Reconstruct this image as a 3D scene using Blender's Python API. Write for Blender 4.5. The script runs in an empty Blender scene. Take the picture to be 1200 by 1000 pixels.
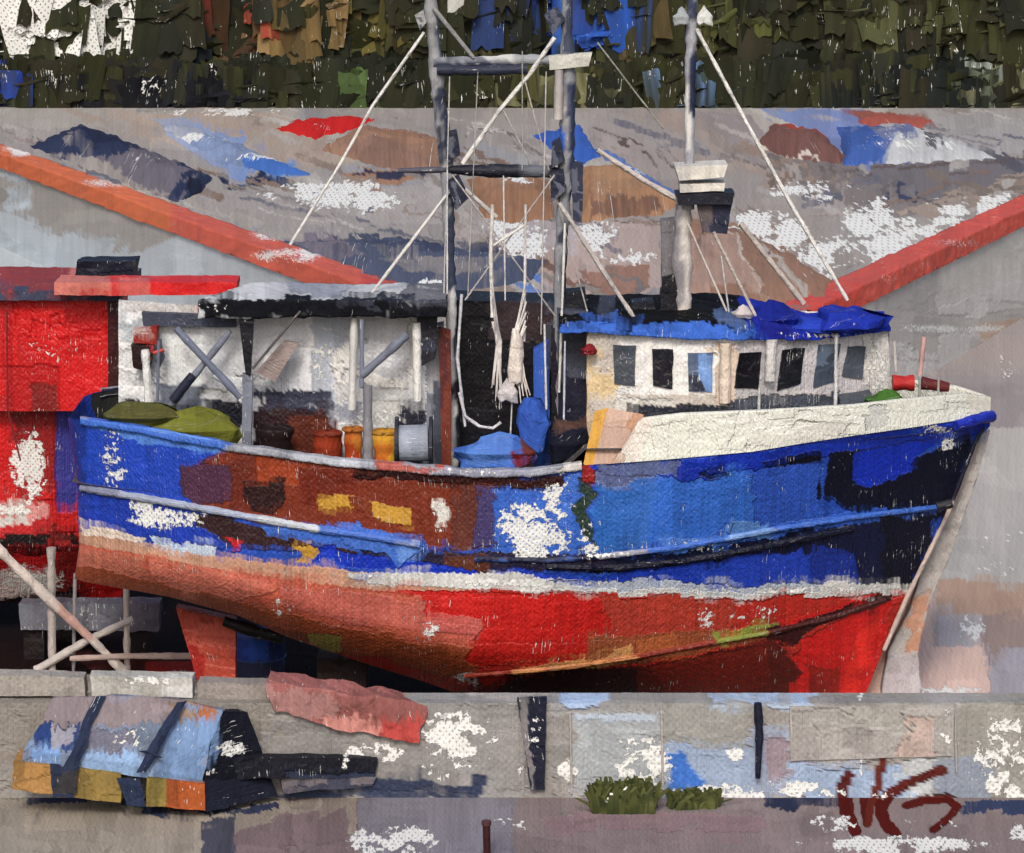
import bpy, math, random
import numpy as np
random.seed(7)
R0 = np.random.RandomState(11)
sc = bpy.context.scene
COL = sc.collection

# ------------------------------------------------------------------ camera frame
F = 3600.0        # focal length in design units (picture 1200 wide)
H = 1015 / 60.0   # camera height
YH = -200.0       # horizon
def P(px, py, D):
    return np.array([(px - 600) * D / F, D, H - (py - YH) * D / F])
def G(px, py, z):             # point on the level plane z
    D = (H - z) * F / (py - YH)
    return P(px, py, D)
def pyz(z, D):                # design row of height z at depth D
    return YH + (H - z) * F / D
Z_FLOOR, Z_APRON, Z_QUAY = -0.95, 1.153, 3.0
Z_DECK, Z_FORE = 3.9, 4.7
YC = 62.6                     # boat centreline

# ------------------------------------------------------------------ noise
def _h(ix, iy, seed):
    n = (ix.astype(np.int64) * 374761393 + iy.astype(np.int64) * 668265263 + seed * 1274126177) & 0xFFFFFFFF
    n = ((n ^ (n >> 13)) * 1274126177) & 0xFFFFFFFF
    n = n ^ (n >> 16)
    return (n & 0xFFFFFF) / float(0xFFFFFF)
def vn(x, y, seed=0):
    x = np.asarray(x, float); y = np.asarray(y, float)
    ix = np.floor(x); iy = np.floor(y); fx = x - ix; fy = y - iy
    fx = fx * fx * (3 - 2 * fx); fy = fy * fy * (3 - 2 * fy)
    a = _h(ix, iy, seed); b = _h(ix + 1, iy, seed); c = _h(ix, iy + 1, seed); d = _h(ix + 1, iy + 1, seed)
    return (a * (1 - fx) + b * fx) * (1 - fy) + (c * (1 - fx) + d * fx) * fy
def fbm(x, y, seed=0, o=3):
    s = 0; a = 0.5; t = 0
    for k in range(o):
        s = s + a * vn(x * 2 ** k, y * 2 ** k, seed + k * 17); t += a; a *= 0.5
    return s / t

# ------------------------------------------------------------------ colours
def lin(c):
    c = np.asarray(c, float) / 255.0; c = c * .93 + .07 * (c @ np.array([.3, .59, .11]))
    return np.where(c <= 0.04045, c / 12.92, ((c + 0.055) / 1.055) ** 2.4)
GAIN = 0.92

# ------------------------------------------------------------------ knife-work: patches of paint / stain on a surface
def inpoly(x, y, poly):
    r = np.zeros(x.shape, bool); n = len(poly)
    for i in range(n):
        x1, y1 = poly[i]; x2, y2 = poly[(i + 1) % n]
        if y1 == y2: continue
        c = ((y1 > y) != (y2 > y)) & (x < (x2 - x1) * (y - y1) / (y2 - y1) + x1)
        r ^= c
    return r
def dseg(x, y, pts, closed=False):
    d = np.full(x.shape, 1e9); n = len(pts)
    for i in range(n if closed else n - 1):
        x1, y1 = pts[i]; x2, y2 = pts[(i + 1) % n]
        vx, vy = x2 - x1, y2 - y1; L = vx * vx + vy * vy + 1e-9
        t = np.clip(((x - x1) * vx + (y - y1) * vy) / L, 0, 1)
        d = np.minimum(d, np.hypot(x - x1 - t * vx, y - y1 - t * vy))
    return d
def paint(u, v, base, strokes=(), bare=(), seed=1, smear=14, warp=1.7, streak=0.16, patch=0.09, nsm=1.0, rag=1.3, drag=12):
    """colour, relief and bare-canvas amount at chart coordinates u, v"""
    u = np.asarray(u, float); v = np.asarray(v, float)
    rs = np.random.RandomState(seed)
    uu = u + warp * 2 * (fbm(u / 9, v / 9, seed) - 0.5); vv = v + warp * 2 * (fbm(u / 9 + 50, v / 9, seed + 5) - 0.5)
    vv = vv + rag * 2 * (vn(u / 2.2, v / 40, seed + 9) - 0.5)
    hgt = np.zeros(u.shape)
    u0, u1, v0, v1 = u.min(), u.max(), v.min(), v.max()
    u0c, u1c, v0c, v1c = max(u0, -60), min(u1, 1260), max(v0, -60), min(v1, 1040)
    area = max(u1c - u0c, 1) * max(v1c - v0c, 1)
    tone = np.zeros(u.shape)
    n = int(min(500, max(3, area / 900 * nsm)))
    for k in range(n):                     # dragged knife marks
        cx, cy = rs.uniform(u0c, u1c), rs.uniform(v0c, v1c)
        if rs.rand() < 0.55: hw, hh = rs.uniform(5, 20), rs.uniform(10, 34)
        else: hw, hh = rs.uniform(14, 44), rs.uniform(4, 12)
        a = rs.normal(0, 0.18); ca, sa = math.cos(a), math.sin(a)
        du, dv = rs.normal(0, smear * .45), rs.normal(0, smear * .35); tn = rs.normal(0, 1)
        m0 = np.nonzero((abs(u - cx) < hw + hh) & (abs(v - cy) < hh + hw))[0]
        if m0.size == 0: continue
        x = (uu[m0] - cx) * ca + (vv[m0] - cy) * sa; y = -(uu[m0] - cx) * sa + (vv[m0] - cy) * ca
        i = m0[(abs(x) < hw) & (abs(y) < hh)]
        tone[i] = tone[i] * .3 + tn
        if smear: 
            x2 = (abs(x) < hw) & (abs(y) < hh)
            fall = np.clip(1 - abs(y[x2]) / hh, 0, 1) ** .5
            uu[i] += du * fall; vv[i] += dv * fall
        hgt[i] += rs.uniform(-.5, .8)
    def lay(uu, vv, hgt, rs):
        col = np.tile(lin(base), (u.size, 1)).reshape(u.shape + (3,)) if not isinstance(base, np.ndarray) else base
        for st in strokes:
            kind = 'P'; c2 = None
            if isinstance(st[0], str): kind, pts, w, c = st
            elif len(st) == 3: pts, c, c2 = st
            else: pts, c = st; w = 0
            xs = [p[0] for p in pts]; ys = [p[1] for p in pts]; mg = (w + 25) if kind != 'P' else 25
            m = np.nonzero((uu > min(xs) - mg) & (uu < max(xs) + mg) & (vv > min(ys) - mg) & (vv < max(ys) + mg))[0]
            if m.size == 0: continue
            if kind == 'M':
                m = np.nonzero((u > min(xs) - 12) & (u < max(xs) + 12) & (v > min(ys) - 12) & (v < max(ys) + 12))[0]
                if m.size == 0: continue
                s = dseg(u[m], v[m], pts) < w / 2 * (0.85 + .35 * vn(u[m] / 4, v[m] / 9, seed + 3))
            elif kind == 'L': s = dseg(uu[m], vv[m], pts) < w / 2 * (0.75 + .5 * vn(uu[m] / 7, vv[m] / 7, seed + 3))
            else: s = inpoly(uu[m], vv[m], pts)
            i = m[s]
            if i.size == 0: continue
            cc = lin(c)
            if c2 is not None:
                q = np.clip((uu[i] - min(xs)) / (max(xs) - min(xs) + 1e-6) + .25 * (fbm(u[i] / 6, v[i] / 30, seed) - .5), 0, 1)[:, None]
                cc = cc * (1 - q) + lin(c2) * q
            col[i] = cc
            hgt[i] = hgt[i] * .4 + rs.uniform(-.3, 1.0)
        return col
    col = lay(uu, vv, hgt, np.random.RandomState(seed + 1))
    if drag:                               # second, dragged layer scraped over the first
        al = np.clip((fbm(u / 34, v / 34, seed + 61) - .42) * 4, 0, 1) * np.clip(vn(u / 1.7, v / 50, seed + 62) * 1.5 - .15, 0, 1) * .75
        off = drag * (.4 + vn(u / 22, v / 30, seed + 63)) * np.where(vn(u / 60, v / 40, seed + 64) > .5, 1, -1)
        col2 = lay(uu + .35 * off, vv + off, np.zeros(u.shape), np.random.RandomState(seed + 1))
        col = col * (1 - al[:, None]) + col2 * al[:, None]
    sk = vn(u / 1.8, v / 45, seed + 21) * .6 + vn(u / 6, v / 60, seed + 22) * .4
    f = 1 + streak * 2 * (sk - .5) + patch * np.clip(tone, -1.6, 1.6) + .12 * (fbm(u / 30, v / 30, seed + 31) - .5)
    col = np.clip(col * f[:, None], 0.002, 0.88)
    b = np.zeros(u.shape) + 0.0
    for (cx, cy, rx, ry, s) in bare:
        r = np.hypot((u - cx) / rx, (v - cy) / ry)
        b = np.maximum(b, s * np.clip(1.6 - r, 0, 1) ** .6 * (r < 1.6))
    b = b * np.clip(-.35 + 2.3 * fbm(u / 26 + .3 * vn(u / 9, v / 9, 3), v / 18, seed + 77), .1, 1.12)
    return col * GAIN, hgt, b

# ------------------------------------------------------------------ material
def knife_material(name, rough=0.5, bump=0.5, spec=0.35, sprinkle=0.0, metal=0.0, scratch=30.0):
    m = bpy.data.materials.new(name); m.use_nodes = True; nt = m.node_tree; N = nt.nodes; Lk = nt.links
    b = N['Principled BSDF']; b.inputs['Roughness'].default_value = rough
    b.inputs['Specular IOR Level'].default_value = spec; b.inputs['Metallic'].default_value = metal
    def attr(n): a = N.new('ShaderNodeAttribute'); a.attribute_name = n; return a
    def math_(op, a, c=None, clamp=False):
        n = N.new('ShaderNodeMath'); n.operation = op; n.use_clamp = clamp
        for i, x in enumerate((a, c)):
            if x is None: continue
            if isinstance(x, (int, float)): n.inputs[i].default_value = x
            else: Lk.new(x, n.inputs[i])
        return n.outputs[0]
    ac, ab, ah, aw = attr('Col'), attr('bare'), attr('hgt'), attr('wv')
    sp = N.new('ShaderNodeSeparateXYZ'); Lk.new(aw.outputs['Vector'], sp.inputs[0])
    def noise(sx, sy, detail, seedz=0.0):
        v = N.new('ShaderNodeCombineXYZ'); Lk.new(math_('MULTIPLY', sp.outputs[0], sx), v.inputs[0]); Lk.new(math_('MULTIPLY', sp.outputs[1], sy), v.inputs[1]); v.inputs[2].default_value = seedz
        n = N.new('ShaderNodeTexNoise'); n.inputs['Scale'].default_value = 1; n.inputs['Detail'].default_value = detail
        Lk.new(v.outputs[0], n.inputs['Vector']); return n.outputs['Fac']
    k = 2 * math.pi / 6.6
    n_w = noise(.05, .05, 1, 9.0)
    sx = math_('SINE', math_('ADD', math_('MULTIPLY', sp.outputs[0], k), math_('MULTIPLY', n_w, 7.0)))
    sy = math_('SINE', math_('MULTIPLY', sp.outputs[1], k * .95))
    w = math_('MULTIPLY', sx, sy)
    n2 = noise(.16, .16, 3, 3.0)
    n3 = noise(.5, .5, 2, 5.0)
    st = noise(.45, .02, 2, 1.0)
    bv = math_('ADD', ab.outputs['Fac'], math_('MULTIPLY', math_('SUBTRACT', n2, .5), 1.7))
    bv = math_('ADD', bv, math_('MULTIPLY', math_('SUBTRACT', n3, .5), .5))
    scr = noise(.9, .045, 2, 12.0); dots = noise(.35, .35, 1, 15.0)
    bv = math_('ADD', bv, math_('MULTIPLY', math_('SUBTRACT', scr, .62), 1.6, False) if False else math_('MULTIPLY', math_('MULTIPLY', math_('MAXIMUM', math_('SUBTRACT', scr, .60), 0.0), math_('MAXIMUM', math_('SUBTRACT', noise(.02, .03, 1, 30.0), .4), 0.0)), scratch))
    bv = math_('ADD', bv, math_('MULTIPLY', math_('MULTIPLY', math_('MAXIMUM', math_('SUBTRACT', dots, .6), 0.0), math_('MAXIMUM', w, 0.0)), 2.6))
    bv = math_('ADD', bv, .02 + sprinkle)
    mr = N.new('ShaderNodeMapRange'); mr.inputs['From Min'].default_value = .50; mr.inputs['From Max'].default_value = .58
    Lk.new(bv, mr.inputs['Value'])
    hole = N.new('ShaderNodeMapRange'); hole.inputs['From Min'].default_value = .5; hole.inputs['From Max'].default_value = .8
    Lk.new(math_('ADD', w, math_('MULTIPLY', math_('SUBTRACT', n3, .5), 2.6)), hole.inputs['Value'])
    mask = math_('MULTIPLY', mr.outputs[0], math_('SUBTRACT', 1.0, math_('MULTIPLY', hole.outputs[0], .7)))
    val = math_('ADD', math_('ADD', .86, math_('MULTIPLY', st, .24)), math_('MULTIPLY', w, .045))
    cm = N.new('ShaderNodeVectorMath'); cm.operation = 'SCALE'; Lk.new(ac.outputs['Color'], cm.inputs[0]); Lk.new(val, cm.inputs['Scale'])
    mx = N.new('ShaderNodeMix'); mx.data_type = 'RGBA'; Lk.new(mask, mx.inputs['Factor'])
    Lk.new(cm.outputs[0], mx.inputs['A']); mx.inputs['B'].default_value = (.74, .75, .72, 1)
    Lk.new(mx.outputs['Result'], b.inputs['Base Color'])
    hh = math_('ADD', math_('MULTIPLY', ah.outputs['Fac'], 1.5), math_('MULTIPLY', w, .09))
    hh = math_('ADD', hh, math_('MULTIPLY', st, 1.3)); hh = math_('ADD', hh, math_('MULTIPLY', n2, 1.2)); hh = math_('SUBTRACT', hh, math_('MULTIPLY', mr.outputs[0], .9))
    bp = N.new('ShaderNodeBump'); bp.inputs['Strength'].default_value = bump; bp.inputs['Distance'].default_value = .03
    Lk.new(hh, bp.inputs['Height']); Lk.new(bp.outputs[0], b.inputs['Normal'])
    return m
M_PAINT = knife_material('boat_paint', .45, .85, .32)
M_WALL = knife_material('concrete', .65, .8, .25, scratch=14.0)
M_GROUND = knife_material('weathered_ground', .9, .7, .06, scratch=5.0)
M_CLOTH = knife_material('cloth_and_net', .8, .6, .15)
M_WOOD = knife_material('old_timber', .65, .6, .25)
M_METAL = knife_material('painted_steel', .55, .45, .25)
M_GLASS = knife_material('dark_window_glass', .2, .25, .6)
M_LEAF = knife_material('foliage', .7, .3, .15)

# ------------------------------------------------------------------ mesh building
class Mesh:
    def __init__(s): s.V = []; s.Fc = []; s.U = []; s.W = []; s.n = 0; s.C = None
    def grid(s, pts, uv=None, wscale=None):
        """pts: (r, c, 3)"""
        pts = np.asarray(pts, float); r, c = pts.shape[:2]
        idx = np.arange(r * c).reshape(r, c) + s.n
        q = np.stack([idx[:-1, :-1], idx[:-1, 1:], idx[1:, 1:], idx[1:, :-1]], -1).reshape(-1, 4)
        s.V.append(pts.reshape(-1, 3)); s.Fc.append(q)
        if uv is None:
            D = pts[..., 1]; uv = np.stack([600 + pts[..., 0] * F / D, YH + (H - pts[..., 2]) * F / D], -1)
        s.U.append(np.asarray(uv, float).reshape(-1, 2))
        if wscale is not None: w = np.stack([pts[..., 0] * wscale[0], pts[..., 1] * wscale[1]], -1)
        else:                                    # surface length along and across
            dc = np.linalg.norm(np.diff(pts, axis=1), axis=2); dr = np.linalg.norm(np.diff(pts, axis=0), axis=2)
            a = np.concatenate([np.zeros((r, 1)), np.cumsum(dc, 1)], 1) * 58; b = np.concatenate([np.zeros((1, c)), np.cumsum(dr, 0)], 0) * 58
            w = np.stack([a + pts[0, 0, 0] * 58, b - pts[0, 0, 2] * 58], -1)
        s.W.append(w.reshape(-1, 2)); s.n += r * c
        return s
    def patch(s, rows, step=0.06, wscale=None, jit=0.0):
        """loft through coarse rows of 3-D points"""
        rows = np.asarray(rows, float)
        def dens(A):      # resample axis 1
            L = np.linalg.norm(np.diff(A, axis=1), axis=2).max(0)
            out = []
            for j in range(A.shape[1] - 1):
                k = int(min(400, max(1, math.ceil(L[j] / step))))
                t = np.arange(k) / k
                out.append(A[:, j:j + 1] * (1 - t)[None, :, None] + A[:, j + 1:j + 2] * t[None, :, None])
            out.append(A[:, -1:]); return np.concatenate(out, 1)
        A = dens(rows); A = dens(A.transpose(1, 0, 2)).transpose(1, 0, 2)
        if jit:
            q = A * 4.0
            for ax in range(3):
                A[..., ax] += jit * 2 * (fbm(q[..., 0] + q[..., 1] * .7 + ax * 9, q[..., 2] + q[..., 1] * .3, 40 + ax) - .5)
        return s.grid(A, wscale=wscale)
    def slab(s, quad, D, th=.08, step=.06, jit=.012):
        """quad: 4 design points tl tr br bl at depth D (number or 4); thickness goes back"""
        Ds = [D] * 4 if isinstance(D, (int, float)) else D
        a, b, c, d = [P(q[0], q[1], k) for q, k in zip(quad, Ds)]
        return s.block(a, b, c, d, th, step, jit)
    def block(s, a, b, c, d, th, step=.06, jit=.012):
        n = np.cross(b - a, d - a); n = n / (np.linalg.norm(n) + 1e-9)
        if n[1] < 0: n = -n
        t = n * th; A, B, Cc, Dd = a + t, b + t, c + t, d + t
        s.patch([[a, b], [d, c]], step, jit=jit)
        bs = max(step * 3, .15) if th > .3 else max(step, .06)
        s.patch([[A, B], [a, b]], step if th > .3 else bs, jit=jit); s.patch([[d, c], [Dd, Cc]], bs, jit=jit)
        s.patch([[A, a], [Dd, d]], bs, jit=jit); s.patch([[b, B], [c, Cc]], bs, jit=jit)
        s.patch([[B, A], [Cc, Dd]], bs * 2, jit=jit)
        return s
    def tube(s, pts, r, sides=8, step=.15, jit=.01, flat=1.0):
        pts = [np.asarray(p, float) for p in pts]; r = [r] * len(pts) if isinstance(r, (int, float)) else r
        path = []; rr = []
        for i in range(len(pts) - 1):
            L = np.linalg.norm(pts[i + 1] - pts[i]); k = max(1, int(math.ceil(L / step)))
            for j in range(k): t = j / k; path.append(pts[i] * (1 - t) + pts[i + 1] * t); rr.append(r[i] * (1 - t) + r[i + 1] * t)
        path.append(pts[-1]); rr.append(r[-1]); path = np.array(path); rr = np.array(rr)
        T = np.gradient(path, axis=0); T /= np.linalg.norm(T, axis=1)[:, None] + 1e-9
        ref = np.array([0, 1., 0]) if abs(T[0][1]) < .9 else np.array([1., 0, 0])
        A = np.cross(T, ref); A /= np.linalg.norm(A, axis=1)[:, None] + 1e-9; B = np.cross(T, A)
        th = np.linspace(0, 2 * math.pi, sides + 1)
        rn = rr * (1 + (0.35 * (vn(np.arange(len(rr)) * .7, np.zeros(len(rr)), int(abs(path[0][0] * 37)) % 91) - .5)) * (jit > 0))
        ring = path[:, None] + rn[:, None, None] * (np.cos(th)[None, :, None] * A[:, None] + np.sin(th)[None, :, None] * B[:, None] * flat)
        s.grid(ring)
        for e in (0, -1):
            cpt = np.repeat(path[e][None], sides + 1, 0); s.grid(np.stack([ring[e], cpt]) if e == 0 else np.stack([cpt, ring[e]]))
        return s
    def build(s, name, mat, parent=None, base=(150, 150, 150), strokes=(), bare=(), seed=None, smooth=False, kind=None, **kw):
        V = np.concatenate(s.V); Fc = np.concatenate(s.Fc); U = np.concatenate(s.U); W = np.concatenate(s.W)
        me = bpy.data.meshes.new(name); me.vertices.add(len(V)); me.vertices.foreach_set('co', V.astype(np.float32).ravel())
        me.loops.add(Fc.size); me.loops.foreach_set('vertex_index', Fc.astype(np.int32).ravel())
        me.polygons.add(len(Fc)); me.polygons.foreach_set('loop_start', np.arange(0, Fc.size, 4, dtype=np.int32))
        me.update(calc_edges=True)
        if seed is None: seed = int(abs(hash3(name, V[0])))
        if s.C is None: c, h, b = paint(U[:, 0].copy(), U[:, 1].copy(), base, strokes, bare, seed=seed, **kw)
        else: c, h, b = s.C
        a = me.attributes.new('Col', 'FLOAT_COLOR', 'POINT'); a.data.foreach_set('color', np.concatenate([c, np.ones((len(c), 1))], 1).astype(np.float32).ravel())
        a = me.attributes.new('bare', 'FLOAT', 'POINT'); a.data.foreach_set('value', b.astype(np.float32))
        a = me.attributes.new('hgt', 'FLOAT', 'POINT'); a.data.foreach_set('value', h.astype(np.float32))
        a = me.attributes.new('wv', 'FLOAT_VECTOR', 'POINT'); a.data.foreach_set('vector', np.concatenate([W, np.zeros((len(W), 1))], 1).astype(np.float32).ravel())
        me.materials.append(mat)
        me.validate()
        if smooth: me.polygons.foreach_set('use_smooth', np.ones(len(me.polygons), bool))
        o = bpy.data.objects.new(name, me); COL.objects.link(o)
        if parent is not None:
            o.parent = parent
            root = parent
            off = np.array(parent['_w']) if '_w' in parent else np.zeros(3)
            me.vertices.foreach_set('co', (V - off).astype(np.float32).ravel()) if len(me.vertices) == len(V) else None
            o['_w'] = [float(x) for x in off]
        if kind: o['kind'] = kind
        return o
def hash3(name, v):
    return sum(ord(ch) * (i + 3) for i, ch in enumerate(name)) % 9973 + int(abs(v[0] * 91 + v[2] * 53)) % 777
def tag(o, label, cat, group=None):
    o['label'] = label; o['category'] = cat
    if group: o['group'] = group
    return o
def thing(name, label, cat, loc, group=None):
    o = bpy.data.objects.new(name, None); COL.objects.link(o); o.empty_display_size = .3
    o.location = [float(x) for x in loc]; o['_w'] = [float(x) for x in loc]
    return tag(o, label, cat, group)
def Q(name, quad, D, mat, parent, base, th=.08, strokes=(), bare=(), step=.05, **kw):
    return Mesh().slab(quad, D, th, step).build(name, mat, parent, base, strokes, bare, **kw)
def T(name, pts, r_px, D, mat, parent, base, strokes=(), sides=8, **kw):
    """rod through design points (px, py[, D]); r_px = thickness/2 in design units"""
    pp = [P(p[0], p[1], p[2] if len(p) > 2 else D) for p in pts]
    dd = D if isinstance(D, (int, float)) else 61
    r = [x * dd / F for x in r_px] if isinstance(r_px, (list, tuple)) else r_px * dd / F
    return Mesh().tube(pp, r, sides, step=.1).build(name, mat, parent, base, strokes, smooth=True, **kw)
def rect(x0, y0, x1, y1): return [(x0, y0), (x1, y0), (x1, y1), (x0, y1)]
#PART2
# =================================================================== SETTING
GREY = (160, 154, 149)
def plane_grid(px0, px1, ny, Ds, z, dx=1.6):
    """level ground sheet, finer where it is near"""
    n = int((px1 - px0) / dx) + 1
    u = np.linspace(px0, px1, n); Ds = np.asarray(Ds, float)
    X = (u[None, :] - 600) * Ds[:, None] / F; Y = np.repeat(Ds[:, None], n, 1)
    return np.stack([X, Y, np.full(X.shape, z)], -1)
def rowsD(z, py0, py1, dy):   # depths for rows from py0 (far) to py1 (near)
    pys = np.arange(py0, py1 + dy, dy); return (H - z) * F / (pys - YH)

# --- quay top (raised hard standing with two orange copings meeting behind the boat)
ql = [(-190, 111.9), (475, 352)]; qr = [(945, 366), (1450, 127.4)]
def line_y(x, a, b): return a[1] + (x - a[0]) * (b[1] - a[1]) / (b[0] - a[0])
def quay_edge(x):
    return np.where(x < 475, line_y(x, *ql), np.where(x > 945, line_y(x, *qr), 352 + (x - 475) * 14 / 470.0))
xs = np.arange(-190, 1450, 1.8); top = 106.0
k = np.linspace(0, 1, 150)[:, None]
pyg = top + (quay_edge(xs)[None, :] - top) * k; pxg = np.repeat(xs[None], 150, 0)
Dg = (H - Z_QUAY) * F / (pyg - YH)
quay = Mesh(); quay.grid(np.stack([(pxg - 600) * Dg / F, Dg, np.full(Dg.shape, Z_QUAY)], -1), wscale=(33, 4.5))
QS = []
rq = random.Random(3)
for i in range(70):           # slabs, patches and stains of the concrete
    cx, cy = rq.uniform(-60, 1260), rq.uniform(120, 360); w, h = rq.uniform(25, 110), rq.uniform(6, 24); sl = (.36 if cx < 480 else (-.3 if cx > 1000 else .25)) * rq.uniform(.5, 1.2)
    c = rq.choice([(150, 145, 142), (172, 166, 160), (140, 133, 130), (165, 150, 140), (178, 172, 165), (150, 138, 132), (156, 156, 158), (145, 140, 145)])
    QS.append(([(cx - w, cy - h / 2 - w * sl), (cx + w, cy - h / 2 + w * sl), (cx + w * .8, cy + h / 2 + w * sl), (cx - w * .9, cy + h / 2 - w * sl)], c))
QS += [
 (rect(-60, 125, 350, 150), (168, 163, 156)), ([(120, 135), (320, 130), (440, 170), (360, 215), (230, 180)], (176, 160, 146)),
 ([(170, 140), (215, 138), (370, 205), (360, 212), (250, 195)], (165, 170, 185), (90, 135, 205)),
 ([(255, 207), (365, 207), (362, 218), (260, 216)], (40, 50, 80)),
 ([(60, 170), (90, 165), (230, 240), (300, 262), (292, 268), (150, 225)], (175, 165, 152)),
 ([(400, 195), (475, 197), (500, 205), (470, 215), (430, 215)], (165, 125, 100)), ([(415, 198), (520, 196), (520, 206), (440, 207)], (60, 60, 85)),
 ([(380, 280), (465, 280), (620, 310), (600, 345), (470, 345), (380, 310)], (75, 82, 100)), ([(330, 285), (390, 278), (420, 300), (400, 315), (345, 300)], (120, 112, 125)),
 ([(440, 282), (640, 285), (640, 305), (470, 305)], (65, 72, 95)), ([(525, 305), (660, 330), (640, 352), (560, 352), (530, 330)], (150, 135, 125)),
 ([(590, 320), (640, 325), (660, 350), (610, 350)], (95, 130, 195)),
 ([(560, 262), (690, 262), (690, 350), (645, 345), (600, 300)], (175, 165, 165)), ([(600, 290), (690, 290), (770, 300), (770, 355), (690, 355), (620, 320)], (172, 150, 140)),
 ([(670, 260), (770, 258), (775, 350), (680, 350)], (178, 160, 152)), ([(680, 315), (760, 310), (760, 350), (690, 352)], (150, 115, 100)),
 ([(800, 255), (900, 262), (980, 335), (945, 362), (800, 355)], (150, 118, 98)), ([(800, 285), (860, 290), (905, 350), (800, 352)], (172, 140, 125)),
 ([(860, 235), (930, 245), (1010, 300), (980, 340), (930, 300)], (160, 152, 145)), ([(815, 130), (880, 135), (900, 165), (860, 165), (820, 150)], (152, 142, 142)),
 ([(700, 150), (800, 180), (800, 225), (745, 200), (700, 170)], (160, 150, 145)), ([(850, 165), (990, 190), (1130, 225), (1200, 215), (1200, 235), (1020, 260), (950, 215)], (128, 120, 118)),
 ([(1000, 195), (1170, 185), (1200, 190), (1200, 225), (1080, 232), (1010, 215)], (118, 114, 118)), ([(1060, 245), (1210, 205), (1210, 225), (1100, 262)], (160, 145, 132)),
 ([(880, 128), (1010, 128), (1080, 190), (1010, 192), (960, 160), (900, 140)], (130, 150, 195), (110, 120, 170)),
 ([(980, 128), (1080, 135), (1110, 150), (1030, 150)], (150, 90, 80)), ([(1080, 128), (1210, 130), (1210, 180), (1170, 185), (1100, 150)], (165, 162, 160)),
 ([(380, 225), (520, 215), (545, 240), (520, 262), (400, 262)], (168, 162, 158)), ([(350, 200), (400, 195), (400, 235), (350, 240)], (165, 160, 155)),
]
QS += [('L', l_, w_, c_) for l_, w_, c_ in [([(560, 150), (600, 158), (640, 185)], 3, (110, 104, 100)), ([(700, 152), (760, 172), (800, 205)], 2.5, (96, 84, 80)), ([(430, 148), (500, 165), (540, 185)], 2.2, (110, 84, 72)), ([(960, 195), (1060, 225), (1130, 252)], 2.5, (104, 98, 98)),
 ([(1150, 175), (1205, 205)], 9, (92, 92, 102)), ([(1000, 200), (1200, 188)], 3, (104, 92, 90)), ([(250, 132), (420, 152), (560, 175)], 2, (140, 132, 126)), ([(900, 215), (1010, 262)], 8, (176, 170, 164)), ([(870, 250), (960, 290)], 6, (142, 128, 118)), ([(610, 262), (760, 260)], 2, (90, 70, 62)), ([(1090, 205), (1200, 240)], 12, (128, 116, 108)), ([(40, 160), (200, 250)], 3, (120, 114, 112)), ([(830, 150), (900, 200)], 10, (146, 138, 134)), ([(620, 300), (700, 345)], 8, (120, 92, 82)), ([(1050, 215), (1070, 232)], 10, (70, 76, 104))]]
for i in range(90):
    cx, cy = rq.uniform(-40, 1240), rq.uniform(132, 345); ln = rq.uniform(18, 75); sl = (.34 if cx < 480 else (.42 if cx < 960 else (.3 if cy < 210 else -.35))) * rq.uniform(.6, 1.2)
    QS.append(('L', [(cx - ln, cy - ln * sl), (cx, cy + rq.uniform(-3, 3)), (cx + ln, cy + ln * sl)], rq.uniform(1.5, 9), rq.choice([(138, 130, 124), (178, 172, 165), (150, 132, 120), (120, 112, 110), (168, 154, 142), (132, 112, 100), (110, 110, 122), (190, 186, 178)])))
QB = [(410, 232, 45, 16, .75), (440, 222, 20, 10, .8), (600, 228, 22, 5, .6), (605, 270, 28, 14, .85), (615, 290, 24, 14, .8), (700, 275, 20, 14, .8), (730, 300, 30, 9, .8), (700, 300, 14, 10, .7),
      (965, 225, 30, 10, .7), (1015, 255, 22, 22, .95), (1045, 280, 28, 12, .95), (890, 262, 34, 12, .85), (985, 300, 40, 18, .95), (930, 225, 22, 8, .7), (1000, 330, 28, 14, .9), (350, 225, 40, 9, .7), (480, 330, 20, 8, .5), (1190, 240, 18, 8, .8), (250, 132, 45, 4, .8), (300, 130, 40, 3, .6),
      (1090, 268, 60, 10, 1.1), (1150, 240, 55, 10, 1.1), (1030, 292, 40, 12, 1.1), (985, 318, 24, 12, 1.1), (900, 275, 40, 16, 1.0)]
quay.build('quay_top', M_GROUND, None, GREY, QS, QB, seed=5, kind='structure', smear=18, streak=.1)

# walls of the quay below the copings
def quay_face(p0, p1, name, base, strokes, bare, parent):
    a = G(p0[0], p0[1], Z_QUAY); b = G(p1[0], p1[1], Z_QUAY)
    a2 = a.copy(); b2 = b.copy(); a2[2] = b2[2] = Z_FLOOR
    a[2] -= .02; b[2] -= .02
    return Mesh().patch([[a, b], [a2, b2]], .09, jit=.02).build(name, M_WALL, parent, base, strokes, bare, streak=.1, smear=20)
def coping(p0, p1, name, base, strokes, bare, parent, w=1.0, h=.55):
    a = G(p0[0], p0[1], Z_QUAY); b = G(p1[0], p1[1], Z_QUAY)
    d = (b - a) / np.linalg.norm(b - a); n = np.array([-d[1], d[0], 0.]);
    if n[1] < 0: n = -n
    up = np.array([0, 0, .07]); dn = np.array([0, 0, -h]); out = -n * .12
    m = Mesh(); m.patch([[a + out + dn, b + out + dn], [a + out + up, b + out + up], [a + n * w + up, b + n * w + up], [a + n * w - up, b + n * w - up]], .08, jit=.06)
    m.patch([[a + out + dn, b + out + dn], [a + dn, b + dn]], .3)
    return m.build(name, M_METAL, parent, base, strokes, bare, streak=.12, smear=8)
A0 = G(475, 352, Z_QUAY)
lw = thing('quay_wall', 'pale blue-grey retaining wall of the quay under the long orange coping above the red roof', 'wall', A0)
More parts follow.
